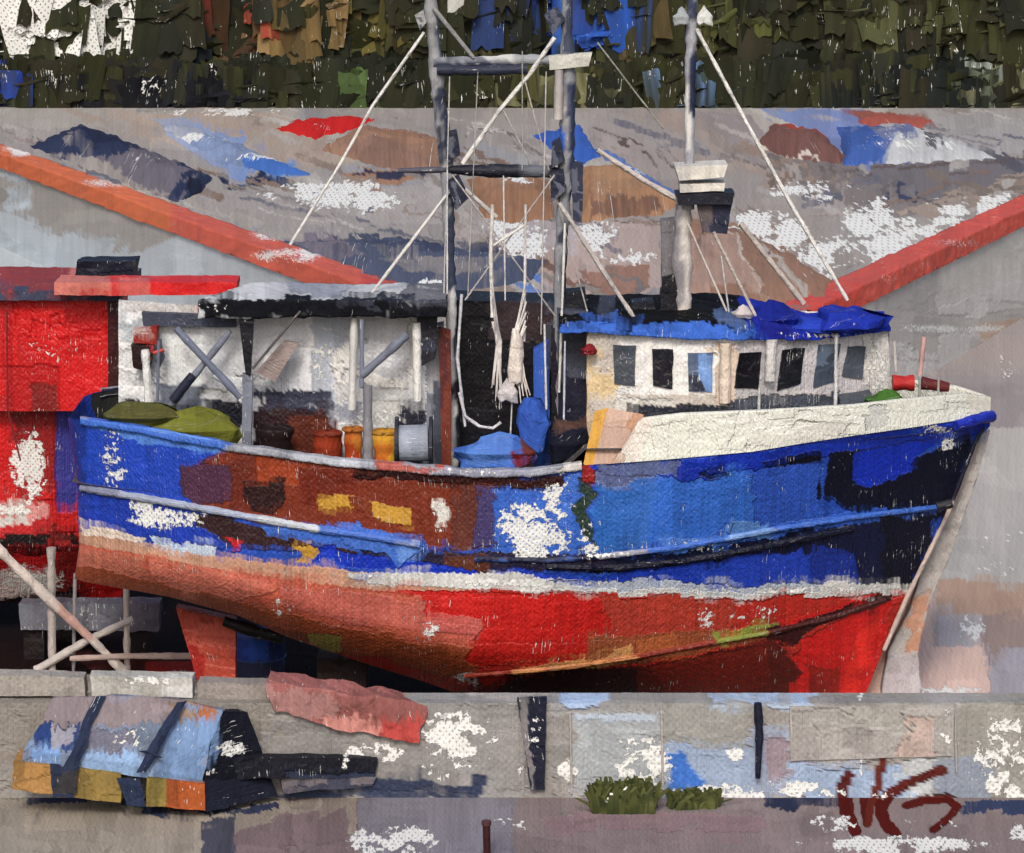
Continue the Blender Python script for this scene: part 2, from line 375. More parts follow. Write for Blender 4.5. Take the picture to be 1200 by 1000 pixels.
quay_face(ql[0], ql[1], 'wall_face', (178, 186, 192), [([(-60, 195), (60, 205), (250, 262), (170, 300), (60, 262), (0, 240)], (160, 156, 152)), ([(-60, 240), (30, 245), (130, 290), (400, 340), (-60, 345)], (186, 196, 202)),
   (rect(100, 150, 480, 520), (182, 190, 195)), ([(-60, 195), (60, 205), (230, 262), (165, 297), (40, 262), (-20, 240)], (163, 158, 152)), ([(0, 222), (28, 225), (30, 245), (8, 250)], (190, 202, 210))], [(30, 280, 8, 8, .4)], lw)
coping(ql[0], ql[1], 'coping', (212, 105, 62), [([(200, 230), (480, 330), (480, 370), (200, 300)], (208, 92, 70)), ([(420, 318), (480, 340), (480, 370), (430, 350)], (205, 75, 62))], [(20, 176, 22, 6, .8), (130, 214, 30, 5, .5), (350, 300, 40, 7, .8), (320, 275, 20, 6, .6)], lw)
mw = thing('quay_wall', 'short end wall of the quay behind the wheelhouse, joining both copings', 'wall', G(700, 359, Z_QUAY))
quay_face((475, 352), (945, 366), 'wall_face', (140, 136, 135), [], [], mw)
coping((475, 352), (945, 366), 'coping', (150, 120, 110), [], [], mw, h=.3)
rw = thing('quay_wall', 'pale grey retaining wall of the quay under the red coping right of the wheelhouse', 'wall', G(945, 366, Z_QUAY))
quay_face(qr[0], qr[1], 'wall_face', (200, 197, 193), [([(1020, 330), (1100, 305), (1100, 400), (1030, 400)], (176, 172, 168)), ([(1100, 310), (1300, 240), (1300, 300), (1100, 360)], (198, 195, 188)), ([(1040, 372), (1210, 365), (1210, 385), (1040, 400)], (182, 178, 172)),
   ([(1140, 380), (1210, 372), (1210, 395), (1150, 398)], (196, 170, 148))], [(1120, 385, 60, 5, .6)], rw)
coping(qr[0], qr[1], 'coping', (208, 82, 66), [([(930, 350), (1010, 330), (1010, 380), (940, 385)], (205, 70, 55))], [(1040, 325, 8, 4, .5), (1120, 285, 30, 4, .35)], rw)

# --- dock floor
Ds = rowsD(Z_FLOOR, 205, 840, 1.7)
FS = []
for i in range(60):
    cx, cy = rq.uniform(-50, 1250), rq.uniform(350, 830); w, h = rq.uniform(15, 60), rq.uniform(12, 50)
    FS.append(([(cx - w, cy - h), (cx + w, cy - h), (cx + w, cy + h), (cx - w, cy + h)], rq.choice([(158, 152, 148), (168, 162, 158), (178, 172, 168), (162, 152, 150), (150, 145, 143)])))
FS += [([(-60, 240), (520, 240), (520, 400), (-60, 400)], (184, 193, 198)), (rect(1040, 370, 1220, 500), (160, 152, 152)), (rect(1060, 392, 1220, 440), (168, 158, 154)), ([(940, 445), (1210, 450), (1210, 510), (1150, 515), (1100, 470)], (152, 145, 145)),
 (rect(1100, 500, 1220, 700), (176, 172, 167)), ([(1170, 500), (1220, 500), (1220, 680), (1120, 690)], (182, 178, 172)), ([(1095, 682), (1215, 682), (1215, 720), (1100, 722)], (182, 152, 132)), (rect(1100, 720, 1150, 760), (176, 170, 172)), (rect(1150, 720, 1220, 760), (160, 140, 132)),
 (rect(1078, 758, 1165, 838), (222, 190, 176)), (rect(1155, 758, 1220, 838), (168, 164, 172)), ([(1010, 838), (1075, 690), (1100, 690), (1085, 838)], (208, 178, 165)),
 ([(-60, 560), (700, 560), (700, 838), (320, 838), (300, 800), (-60, 790)], (30, 18, 18)), ([(-60, 600), (560, 600), (560, 765), (-60, 765)], (26, 16, 18)),  # near-black floor paints in the shade under the stern
 ([(80, 765), (300, 765), (320, 800), (200, 796), (120, 797)], (70, 32, 28)), (rect(170, 775, 240, 795), (150, 40, 30)),
 ([(-60, 796), (90, 790), (280, 796), (330, 838), (-60, 838)], (158, 153, 146)), (rect(190, 800, 240, 815), (190, 192, 188))]
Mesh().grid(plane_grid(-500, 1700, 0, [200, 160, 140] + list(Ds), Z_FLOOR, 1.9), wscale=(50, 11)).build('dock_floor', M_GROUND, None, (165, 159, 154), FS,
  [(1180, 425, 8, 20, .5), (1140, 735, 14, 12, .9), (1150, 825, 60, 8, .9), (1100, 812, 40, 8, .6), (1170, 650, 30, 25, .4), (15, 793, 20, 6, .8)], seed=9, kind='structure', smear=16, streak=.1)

# --- foreground apron
SIG = [('M', [(994, 910), (986, 928), (990, 950), (1002, 974)], 12, (85, 20, 15)), ('M', [(1034, 885), (1031, 915), (1020, 945), (1017, 966)], 9, (100, 35, 25)), ('M', [(1106, 903), (1088, 908), (1064, 918), (1044, 932), (1034, 948), (1038, 962), (1052, 978)], 10, (85, 20, 15)), ('M', [(1062, 944), (1085, 938), (1110, 937), (1122, 945), (1110, 960), (1094, 972)], 9, (88, 22, 16))]
Ds = rowsD(Z_APRON, 925, 1030, 1.2)
AS = [(rect(-60, 900, 330, 1040), (156, 147, 134)), ([(240, 960), (420, 925), (425, 975), (300, 1000), (240, 1040)], (150, 140, 128)), ([(280, 975), (400, 940), (425, 1040), (250, 1040)], (128, 110, 112)),
  ([(420, 925), (620, 925), (620, 1040), (420, 1040)], (130, 126, 136)), ([(600, 925), (1260, 945), (1260, 1040), (600, 1040)], (136, 122, 122)), (rect(-40, 940, 40, 1040), (158, 150, 138)), (rect(240, 960, 275, 1040), (72, 74, 88)),
  ([(20, 930), (330, 945), (330, 955), (20, 945)], (55, 62, 90)), (rect(640, 955, 900, 975), (142, 118, 122)), ([(0, 945), (120, 940), (240, 960), (150, 985)], (155, 146, 132)),  # navy strip is the bundle's shadow painted along its foot
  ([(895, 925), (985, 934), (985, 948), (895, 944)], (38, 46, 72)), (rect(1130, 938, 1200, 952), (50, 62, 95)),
  ('M', [(1012, 935), (1016, 965)], 10, (85, 20, 15)), ('M', [(990, 925), (995, 955), (1002, 974)], 13, (85, 20, 15)), ('M', [(1030, 940), (1030, 955), (1040, 972), (1052, 978)], 9, (85, 20, 15)), ('M', [(1122, 945), (1108, 962), (1095, 972)], 8, (95, 28, 20))]
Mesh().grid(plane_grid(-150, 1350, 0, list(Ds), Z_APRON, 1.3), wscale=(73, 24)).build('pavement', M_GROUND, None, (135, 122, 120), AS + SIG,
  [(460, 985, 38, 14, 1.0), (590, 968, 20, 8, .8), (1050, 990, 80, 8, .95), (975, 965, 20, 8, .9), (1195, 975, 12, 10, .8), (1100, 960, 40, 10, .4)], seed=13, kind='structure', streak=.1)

# --- dock wall in front of the boat
SIG = [('M', [(994, 910), (986, 928), (990, 950), (1002, 974)], 12, (85, 20, 15)), ('M', [(1034, 885), (1031, 915), (1020, 945), (1017, 966)], 9, (100, 35, 25)), ('M', [(1106, 903), (1088, 908), (1064, 918), (1044, 932), (1034, 948), (1038, 962), (1052, 978)], 10, (85, 20, 15)), ('M', [(1062, 944), (1085, 938), (1110, 937), (1122, 945), (1110, 960), (1094, 972)], 9, (88, 22, 16))]
WS = []
for i in range(26):
    cx, cy = rq.uniform(-50, 1250), rq.uniform(820, 940); w, h = rq.uniform(20, 70), rq.uniform(10, 40)
    WS.append((rect(cx - w, cy - h, cx + w, cy + h), rq.choice([(142, 139, 136), (150, 147, 144), (134, 131, 129), (155, 152, 150)])))
WS += [(rect(-60, 815, 320, 900), (136, 131, 124)), (rect(300, 860, 620, 925), (140, 137, 134)), (rect(500, 820, 615, 935), (144, 142, 140)), (rect(640, 822, 775, 835), (150, 150, 150)),
 (rect(668, 836, 774, 930), (160, 166, 170)), (rect(672, 838, 770, 846), (176, 190, 205)), ([(655, 820), (705, 820), (702, 828), (665, 832)], (165, 190, 225)), (rect(775, 822, 885, 870), (150, 150, 145)),
 (rect(775, 870, 890, 938), (150, 168, 195)), ([(778, 885), (800, 880), (830, 930), (780, 938)], (60, 115, 205)), (rect(885, 850, 1010, 942), (150, 162, 185)), (rect(900, 870, 950, 915), (150, 135, 145)), (rect(925, 828, 1118, 890), (165, 162, 158)), (rect(1050, 845, 1095, 885), (190, 170, 160)),  # blue and pale blue patches are reflections painted on the wall face
 (rect(930, 895, 1090, 945), (155, 176, 205)), (rect(1055, 890, 1092, 935), (190, 196, 198)), (rect(1118, 820, 1260, 945), (146, 145, 138)), (rect(1095, 888, 1160, 945), (140, 150, 165)),
 ([(240, 930), (440, 920), (570, 925), (560, 938), (240, 945)], (48, 58, 85)), ([(440, 912), (560, 924), (560, 930), (440, 926)], (52, 60, 85)),  # navy shadow strip painted along the foot of the wall
 ('M', [(994, 910), (986, 925), (990, 950)], 13, (85, 20, 15)), ('M', [(1034, 885), (1030, 915), (1020, 950)], 9, (100, 35, 25)), ('M', [(1105, 903), (1088, 908), (1062, 918), (1040, 932), (1030, 950)], 11, (85, 20, 15)), ('M', [(1062, 945), (1085, 939), (1110, 937), (1124, 943)], 13, (90, 24, 18))]
w50 = lambda x, y: P(x, y, 50.0)
wall = thing('dock_wall', 'low weathered grey concrete wall running along the front of the dry dock', 'wall', w50(600, 935))
m = Mesh(); zt = w50(0, 824)[2]; xl, xr = w50(-300, 0)[0], w50(1500, 0)[0]; za = Z_APRON - .1
def v3(x, y, z): return np.array([x, y, z], float)
m.patch([[v3(xl, 50, zt), v3(xr, 50, zt)], [v3(xl, 50, za), v3(xr, 50, za)]], .028, jit=.012)
m.patch([[v3(xl, 50.55, zt + .01), v3(xr, 50.55, zt + .01)], [v3(xl, 50, zt), v3(xr, 50, zt)]], .05, jit=.012)
m.patch([[v3(xl, 50.55, zt + .01), v3(xr, 50.55, zt + .01)], [v3(xl, 50.55, Z_FLOOR), v3(xr, 50.55, Z_FLOOR)]], .5)
TOPS = [([(655, 812), (960, 810), (960, 824), (655, 824)], (165, 188, 218)), ([(480, 810), (655, 810), (655, 824), (480, 824)], (152, 150, 148)), (rect(960, 808, 1260, 822), (148, 145, 138)), (rect(-60, 805, 480, 824), (150, 144, 136)), (rect(560, 808, 640, 820), (178, 170, 165))]  # pale blue stretch is a highlight painted on the wall top
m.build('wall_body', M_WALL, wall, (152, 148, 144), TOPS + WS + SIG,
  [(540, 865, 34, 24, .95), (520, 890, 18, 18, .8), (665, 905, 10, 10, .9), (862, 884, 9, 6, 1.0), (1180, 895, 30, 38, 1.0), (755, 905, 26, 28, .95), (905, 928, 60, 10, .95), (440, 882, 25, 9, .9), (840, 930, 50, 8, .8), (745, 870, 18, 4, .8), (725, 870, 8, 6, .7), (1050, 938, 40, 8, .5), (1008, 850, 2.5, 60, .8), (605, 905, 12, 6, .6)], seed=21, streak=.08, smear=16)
Mesh().block(P(606, 820, 49.9), P(641, 818, 49.9), P(638, 926, 49.9), P(622, 926, 49.9), .12, .03).build('fender', M_WOOD, wall, (22, 26, 46), [([(606, 820), (616, 820), (626, 925), (620, 925)], (120, 118, 120))], [(628, 870, 8, 40, .35)])  # dark block added in place of a shaded tapered slot
T('fender', [(888, 824), (890, 860), (888, 912)], [4.5, 5, 3], 49.85, M_WOOD, wall, (24, 28, 50))
for x, yy0, yy1 in ((668, 836, 930), (775, 830, 930), (926, 830, 860), (1119, 826, 905)):
    T('joint_strip', [(x, yy0), (x + 2, yy1)], 1.3, 49.97, M_WALL, wall, (170, 166, 162), sides=6)
Q('patch_slab', [(926, 828), (1118, 829), (1116, 886), (926, 892)], 49.96, M_WALL, wall, (166, 162, 158), .04, [(rect(1050, 840, 1095, 890), (188, 168, 158)), (rect(926, 828, 1060, 852), (160, 158, 152))], [(1110, 850, 6, 30, .5)], streak=.1)

# --- hillside behind the trees
hy = np.linspace(196, 320, 30); hx = np.linspace(-70, 70, 60)
HX, HY = np.meshgrid(hx, hy); HZ = 2.6 + (HY - 196) * .32 + 1.6 * (fbm(HX / 8, HY / 8, 4) - .5)
Mesh().grid(np.stack([HX, HY, HZ], -1), wscale=(20, 10)).build('hill', M_GROUND, None, (44, 50, 28), [], [], seed=3, kind='structure')
Mesh().patch([[v3(-60, 200, Z_QUAY - .03), v3(60, 200, Z_QUAY - .03)], [v3(-60, 154, Z_QUAY - .03), v3(60, 154, Z_QUAY - .03)]], 1.0, wscale=(20, 6)).build('ground', M_GROUND, None, (60, 58, 40), [], [], seed=4, kind='structure')

# =================================================================== TREES
def tree_color(px, py, rnd):
    """foliage colours along the belt of trees"""
    pal = [(22, 25, 20), (28, 31, 20), (34, 38, 28), (38, 42, 22), (45, 42, 26), (50, 52, 26), (60, 62, 32), (74, 72, 40)]
    base = pal[int(np.clip((float(vn(np.array([px / 48.]), np.array([py / 22.]), 5)[0]) * .8 + .2 * rnd.random()) * 8, 0, 7))]
    z = [((10, 0, 165, 72), [(60, 62, 38), (44, 46, 26)], .62),
         ((150, 40, 240, 118), [(28, 32, 36), (30, 36, 44), (40, 42, 30)], .7), ((75, 104, 300, 135), [(20, 22, 30), (16, 18, 26)], .8),
         ((290, 0, 345, 30), [(120, 78, 50), (90, 62, 40), (150, 60, 45)], .6), ((225, 5, 260, 40), [(140, 45, 38), (170, 60, 50), (70, 45, 30)], .35),
         ((320, 0, 400, 48), [(150, 122, 78), (130, 105, 62), (105, 88, 50)], .7), ((270, 25, 320, 60), [(80, 52, 34), (110, 80, 52)], .6),
         ((400, 0, 480, 50), [(104, 96, 46), (88, 84, 40), (70, 72, 36)], .6), ((385, 98, 440, 132), [(70, 92, 48), (84, 110, 60)], .6),
         ((515, 10, 570, 55), [(90, 95, 80), (210, 212, 205), (60, 66, 50)], .35), ((560, 0, 660, 40), [(40, 60, 110), (36, 44, 60), (30, 34, 34)], .45),
         ((590, 95, 700, 130), [(110, 112, 76), (84, 84, 44), (130, 128, 90)], .55), ((640, 0, 735, 46), [(36, 78, 175), (40, 90, 190), (30, 60, 140)], .9),
         ((730, 0, 800, 60), [(96, 82, 50), (76, 66, 40), (58, 56, 32)], .6), ((820, 0, 900, 40), [(88, 92, 46), (72, 76, 38)], .5),
         ((784, 100, 800, 130), [(110, 150, 200)], .5), ((810, 95, 850, 132), [(96, 122, 140), (70, 88, 84)], .4), ((960, 70, 1150, 128), [(20, 26, 26), (26, 32, 28)], .7),
         ((1140, 80, 1172, 128), [(150, 162, 150), (110, 122, 100)], .5), ((1170, 80, 1210, 128), [(96, 104, 62), (130, 132, 100)], .45), ((0, 95, 30, 128), [(40, 70, 170), (60, 66, 50)], .6),
         ((970, 0, 1210, 60), [(58, 62, 32), (70, 74, 42), (48, 50, 26), (86, 88, 56)], .6)]
    for (x0, y0, x1, y1), cs, p in z:
        if x0 < px < x1 and y0 < py < y1 and rnd.random() < p: base = rnd.choice(cs)
    return base
def dabs(points, rnd, size, tallness=2.3):
    """leaf clumps as small bent blades; returns Mesh with colours"""
    m = Mesh(); V = []; Fc = []; C = []; Hh = []; B = []; W = []
    n = 0
    for (c, s) in points:
        w = s * rnd.uniform(.2, .65); h = s * tallness * rnd.uniform(.5, 1.1); a = rnd.gauss(0, .16) if rnd.random() < .8 else rnd.gauss(1.4, .15); tilt = rnd.gauss(0, .12); yaw = rnd.gauss(0, .16)
        ex = np.array([math.cos(yaw), math.sin(yaw), 0]); ez = np.array([math.sin(a) * .6, -math.sin(tilt), math.cos(a) * math.cos(tilt)])
        px = 600 + c[0] * F / c[1]; py = YH + (H - c[2]) * F / c[1]
        col = lin(tree_color(px, py, rnd)) * rnd.uniform(.6, .85)
        bz = (.95 if (12 < px < 168 and 2 < py < 72 + 12 * math.sin(px * .07)) and rnd.random() < .8 else (.34 if rnd.random() < .02 else 0.))  # white flecks on clumps in the top left zone
        bow = np.array([0, -.08 * s, 0])
        NC = 6; jt = [rnd.uniform(-.14, .14) for _ in range(NC + 1)]; jb = [rnd.uniform(-.14, .14) for _ in range(NC + 1)]
        col2 = lin(tree_color(px + rnd.gauss(0, 30), py, rnd)) * .75; mixq = [rnd.random() ** 1.3 for _ in range(NC + 1)]
        for r in range(4):
            for q in range(NC + 1):
                t = -1 + r * 2 / 3. + (jb[q] if r == 0 else (jt[q] if r == 3 else 0)); xx = (q / NC - .5) * 2
                V.append(c + ex * w * xx + ez * h * t * .5 + bow * (1 - xx * xx) + np.array([rnd.gauss(0, .015 * s), 0, 0]))
                k_ = mixq[q] * (.3 + .7 * r / 3); C.append(np.clip((col * (1 - k_) + col2 * k_) * rnd.uniform(.8, 1.2), 0.002, .8)); Hh.append(mixq[q]); B.append(bz); W.append((px + xx * w * 23, py + r * h * 7))
        for r in range(3):
            for q in range(NC):
                b = n + r * (NC + 1) + q; Fc.append((b, b + 1, b + NC + 2, b + NC + 1))
        n += 4 * (NC + 1)
    m.V = [np.array(V)]; m.Fc = [np.array(Fc)]; m.U = [np.array(W)]; m.W = [np.array(W, float)]; m.n = n; m.C = (np.array(C), np.array(Hh), np.array(B)); return m
TR = random.Random(5)
def make_tree(px, D, h, rx, label, cat='tree', size=1.2, n=900, group='trees along the back of the quay'):
    b = P(px, pyz(Z_QUAY, D), D)
    t = thing('tree', label, cat, b, group)
    pts = []
    for k in range(n):
        while True:
            x, y, z = TR.uniform(-1, 1), TR.uniform(-1, 1), TR.uniform(-1, 1)
            if x * x + y * y + z * z < 1: break
        zz = (z + 1) / 2; wob = .75 + .5 * vn(x * 2.2 + px, z * 3, 3)
        pts.append((b + np.array([x * rx * wob, y * rx * .8, .35 + zz * (h - .3)]), size * TR.uniform(.5, 1.5)))
    dabs(pts, TR, size).build('crown', M_LEAF, t)
    tr = Mesh(); tr.tube([b - [0, 0, .1], b + [0, 0, h * .35], b + [.3, .1, h * .75]], [.32, .24, .08], 8, .4)
    for k in range(5):
        a = TR.uniform(0, 6.28); z0 = h * TR.uniform(.25, .5)
        tr.tube([b + [0.05, 0, z0], b + [math.cos(a) * rx * .35, math.sin(a) * rx * .35, z0 + h * .18], b + [math.cos(a) * rx * .6, math.sin(a) * rx * .6, z0 + h * .3]], [.12, .08, .03], 6, .4)
    tr.build('trunk', M_WOOD, t, (62, 48, 34))
front = [(-50, 158, 'dark olive tree cut by the left edge of the photo'), (55, 157, 'tree with thick white flecks at the top left corner'), (128, 158.5, 'white-flecked tree second from the left edge'), (205, 157, 'nearly black-green tree right of the white flecks'),
  (278, 158, 'dark tree flecked with red and rust leaves'), (352, 157, 'tree with tan and ochre leaves left of the first mast'), (428, 158.5, 'yellow-olive tree just left of the first mast'), (502, 157, 'dark green tree straight behind the first mast'),
  (575, 158, 'dark green tree between the two linked masts'), (742, 157, 'brown-olive tree right of the blue shed'), (815, 158.5, 'green tree behind the third mast with the disc fittings'),
  (890, 157, 'dark green tree just right of the third mast stays'), (965, 158, 'olive tree above the brown net heap'), (1040, 157, 'very dark tree above the blue and white tarpaulin'), (1112, 158.5, 'dark olive tree second from the right edge'), (1190, 157, 'pale-flecked olive tree at the right edge')]
for i, (px, D, lab) in enumerate(front):
    make_tree(px, D, TR.uniform(9.5, 12.5), 2.55, lab)
make_tree(655, 172, 10, 2.6, 'tall dark tree showing behind the blue shed')
back = ['left of the white flecks', 'behind the white flecks', 'behind the rust-flecked tree', 'behind the ochre tree', 'behind the first mast', 'between both linked masts', 'behind the green tree at the third mast', 'behind the net heap trees', 'behind the very dark tree', 'at the far right corner']
for i, px in enumerate([20, 120, 250, 370, 480, 590, 800, 920, 1050, 1170]):
    make_tree(px, 168 + (i % 3) * 3, TR.uniform(12, 15), 3.4, 'taller second-row dark tree ' + back[i], n=420, size=1.8)
# low growth along their feet
pts = []
for k in range(4200):
    px = TR.uniform(-190, 1430); D = TR.uniform(153.3, 156.5); pts.append((P(px, pyz(Z_QUAY, D), D) + np.array([0, 0, TR.uniform(.1, 1.5) ]), TR.uniform(.5, 1.4)))
o = dabs(pts, TR, .5, 1.9).build('undergrowth', M_LEAF); tag(o, 'dark green undergrowth at the foot of the tree belt', 'undergrowth'); o['kind'] = 'stuff'
# blue shed between the trees
sb = P(694, pyz(Z_QUAY, 159), 159); sh = thing('shed', 'bright blue painted boat shed showing between trees behind the second mast', 'shed', sb)
x0, x1 = sb[0] - 2.1, sb[0] + 1.8; zt_ = Z_QUAY + 6.3
m = Mesh(); m.block(v3(x0, 159, zt_), v3(x1, 159, zt_), v3(x1, 159, Z_QUAY), v3(x0, 159, Z_QUAY), 5, .25); m.build('wall', M_METAL, sh, (40, 88, 190), [(rect(650, -30, 690, 120), (52, 104, 205)), (rect(650, 50, 740, 130), (34, 50, 60))])
m = Mesh(); m.patch([[v3(x0 - .3, 158.7, zt_ - .1), v3(x1 + .3, 158.7, zt_ - .1)], [v3(x0 - .3, 161.5, zt_ + 1.5), v3(x1 + .3, 161.5, zt_ + 1.5)], [v3(x0 - .3, 164.3, zt_ - .1), v3(x1 + .3, 164.3, zt_ - .1)]], .3); m.build('roof', M_METAL, sh, (50, 60, 90))
Mesh().block(v3(x0 + 1.2, 158.93, Z_QUAY + 3), v3(x0 + 2.6, 158.93, Z_QUAY + 3), v3(x0 + 2.6, 158.93, Z_QUAY), v3(x0 + 1.2, 158.93, Z_QUAY), .05, .2).build('door', M_METAL, sh, (30, 40, 60))

# =================================================================== HEAPS AND TARPAULINS ON THE QUAY
def mound(name, poly, h, label, cat, base, strokes=(), bare=(), mat=None, edge=12, group=None, z=Z_QUAY, **kw):
    xs_ = [p[0] for p in poly]; ys_ = [p[1] for p in poly]
    gx = np.arange(min(xs_) - 4, max(xs_) + 5, 1.8); gy = np.arange(min(ys_) - 3, max(ys_) + 4, 1.3)
    X, Y = np.meshgrid(gx, gy)
    wx = X + 5 * (vn(X / 6, Y / 4, 5) - .5); wy = Y + 4 * (vn(X / 5, Y / 7, 8) - .5)
    ins = inpoly(wx, wy, poly); d = dseg(wx, wy * 1.0, list(poly), True) * ins
    hh = .6 * h * np.clip(d / (edge * 1.3), 0, 1) ** .8 * (.7 + .6 * fbm(X / 30, Y / 12, 12)) + .015
    D = (H - z) * F / (Y - YH)
    pts = np.stack([(X - 600) * D / F, D, np.where(ins, z + hh, z - .05)], -1)
    r, c = X.shape; idx = np.arange(r * c).reshape(r, c)
    q = np.stack([idx[:-1, :-1], idx[:-1, 1:], idx[1:, 1:], idx[1:, :-1]], -1).reshape(-1, 4)
    keep = ins.ravel()[q].any(1); q = q[keep]
    used = np.unique(q); rm = -np.ones(r * c, int); rm[used] = np.arange(used.size)
    m = Mesh(); m.V = [pts.reshape(-1, 3)[used]]; m.Fc = [rm[q]]; m.U = [np.stack([X.ravel()[used], Y.ravel()[used]], -1)]
    m.W = [np.stack([pts[..., 0].ravel()[used] * 33, pts[..., 1].ravel()[used] * 4.5 - pts[..., 2].ravel()[used] * 30], -1)]; m.n = used.size
    o = m.build(name, mat or M_CLOTH, None, base, strokes, bare, **kw); tag(o, label, cat, group); return o
NAVY = (42, 52, 82)
mound('tarpaulin', [(35, 172), (85, 150), (92, 146), (130, 158), (250, 208), (235, 225), (205, 238), (140, 212)], .9, 'long navy tarpaulin bundle lying beside the orange coping at the left', 'tarpaulin', NAVY,
   [([(120, 200), (180, 190), (250, 215), (205, 238), (150, 222)], (110, 105, 115)), ([(60, 180), (120, 195), (200, 232), (150, 225)], (150, 142, 136)), ('L', [(200, 236), (215, 225), (238, 215), (255, 210)], 9, NAVY), ([(225, 225), (245, 224), (240, 234), (222, 234)], (26, 30, 52)), ([(80, 165), (140, 165), (170, 185), (120, 190)], (34, 42, 72))], [(175, 200, 20, 7, .35)], edge=16)
mound('tarpaulin', [(325, 152), (345, 142), (400, 136), (440, 140), (420, 150), (370, 163)], .35, 'bright red tarpaulin spread flat beside the first mast', 'tarpaulin', (205, 32, 32), [], [(385, 150, 14, 4, .4)], edge=8)
mound('tarpaulin', [(190, 150), (215, 145), (300, 178), (366, 206), (330, 208), (250, 186)], .35, 'faded pale blue tarpaulin strip behind the navy one', 'tarpaulin', (128, 146, 182), [([(280, 190), (330, 185), (366, 206), (320, 208)], (70, 118, 200)), ([(190, 148), (240, 150), (260, 165), (200, 160)], (168, 170, 180))], [(240, 165, 40, 4, .7), (300, 188, 30, 4, .6)], edge=8)
mound('net_heap', [(375, 175), (425, 148), (480, 155), (528, 165), (530, 200), (470, 200), (430, 192)], .8, 'brown net heap directly left of the first mast', 'fishing net', (152, 116, 95), [([(430, 152), (500, 160), (525, 180), (440, 175)], (162, 122, 98)), ([(390, 180), (450, 175), (520, 195), (440, 200)], (140, 108, 92))], [], edge=14, group='fishing nets heaped on the quay')
mound('net_heap', [(548, 210), (600, 205), (645, 212), (648, 255), (600, 262), (565, 255), (560, 235)], .9, 'brown net heap lying between the two linked masts', 'fishing net', (152, 112, 84), [([(560, 212), (640, 215), (640, 235), (570, 235)], (160, 122, 95))], [(602, 228, 18, 4, .8)], edge=14, group='fishing nets heaped on the quay')
mound('net_heap', [(672, 198), (720, 195), (760, 212), (800, 240), (770, 252), (680, 260)], .9, 'tawny net heap between the second and third masts', 'fishing net', (166, 124, 90), [([(690, 200), (740, 203), (780, 235), (700, 235)], (172, 132, 98)), ([(690, 240), (780, 240), (770, 252), (690, 256)], (120, 88, 72))], [], edge=14, group='fishing nets heaped on the quay')
mound('tarpaulin', [(625, 158), (680, 148), (690, 165), (705, 185), (680, 192), (640, 172)], .5, 'small bright blue tarpaulin behind the second mast', 'tarpaulin', (58, 102, 195), [], [], edge=10)
mound('tarpaulin', [(700, 178), (712, 176), (805, 236), (800, 244), (760, 225)], .3, 'narrow blue strip of tarpaulin edging the tawny net heap', 'tarpaulin', (96, 124, 185), [], [(750, 205, 40, 6, .6)], edge=6)
mound('net_heap', [(888, 170), (905, 145), (960, 152), (990, 185), (985, 192), (940, 188), (910, 182)], .8, 'reddish brown net heap with a pale rim right of the third mast', 'fishing net', (122, 84, 76), [([(900, 145), (955, 148), (962, 160), (925, 160)], (170, 70, 58)), ('L', [(895, 172), (915, 182), (950, 184), (975, 205)], 3, (215, 205, 190))], [], edge=14, group='fishing nets heaped on the quay')
mound('tarpaulin', [(980, 150), (1060, 145), (1110, 160), (1168, 186), (1100, 190), (990, 194)], .6, 'large tarpaulin fading from blue to white near the right edge', 'tarpaulin', (190, 192, 192), [([(975, 140), (1050, 145), (1060, 170), (1040, 196), (980, 196)], (66, 100, 175)), ([(1020, 145), (1070, 145), (1075, 170), (1040, 180)], (110, 120, 160)), ([(1080, 150), (1110, 158), (1105, 172), (1085, 165)], (100, 98, 105))], [(1080, 175, 60, 8, .45)], edge=12)
mound('tarpaulin', [(1005, 142), (1030, 133), (1090, 140), (1080, 152), (1020, 150)], .3, 'small faded red tarpaulin behind the blue and white one', 'tarpaulin', (176, 90, 78), [], [], edge=8)
mound('slate_sheet', [(330, 284), (460, 280), (640, 306), (620, 330), (500, 348), (440, 330)], .25, 'slate blue sheeting folded on the quay beside the left coping end', 'sheeting', (78, 86, 108), [([(440, 305), (600, 308), (560, 325), (480, 325)], (135, 130, 130)), ([(340, 285), (400, 285), (430, 300), (380, 305)], (120, 112, 122)), ([(430, 283), (520, 288), (520, 300), (450, 300)], (58, 66, 92))], [(500, 340, 20, 6, .6)], edge=8)
mound('driftwood_boards', [(800, 262), (870, 268), (975, 330), (965, 352), (880, 355), (800, 350)], .4, 'brown planks spread on the quay right of the third mast', 'planks', (150, 112, 88), [([(800, 300), (860, 300), (900, 350), (800, 350)], (172, 140, 122)), ([(815, 285), (850, 290), (850, 297), (815, 295)], (90, 66, 58)), ('L', [(838, 268), (900, 350)], 3, (200, 185, 170)), ('L', [(860, 262), (945, 350)], 7, (178, 168, 158)), ('L', [(880, 300), (930, 300)], 3, (110, 82, 70))], [(860, 262, 26, 8, .9), (900, 275, 22, 8, .8)], edge=8, mat=M_WOOD)
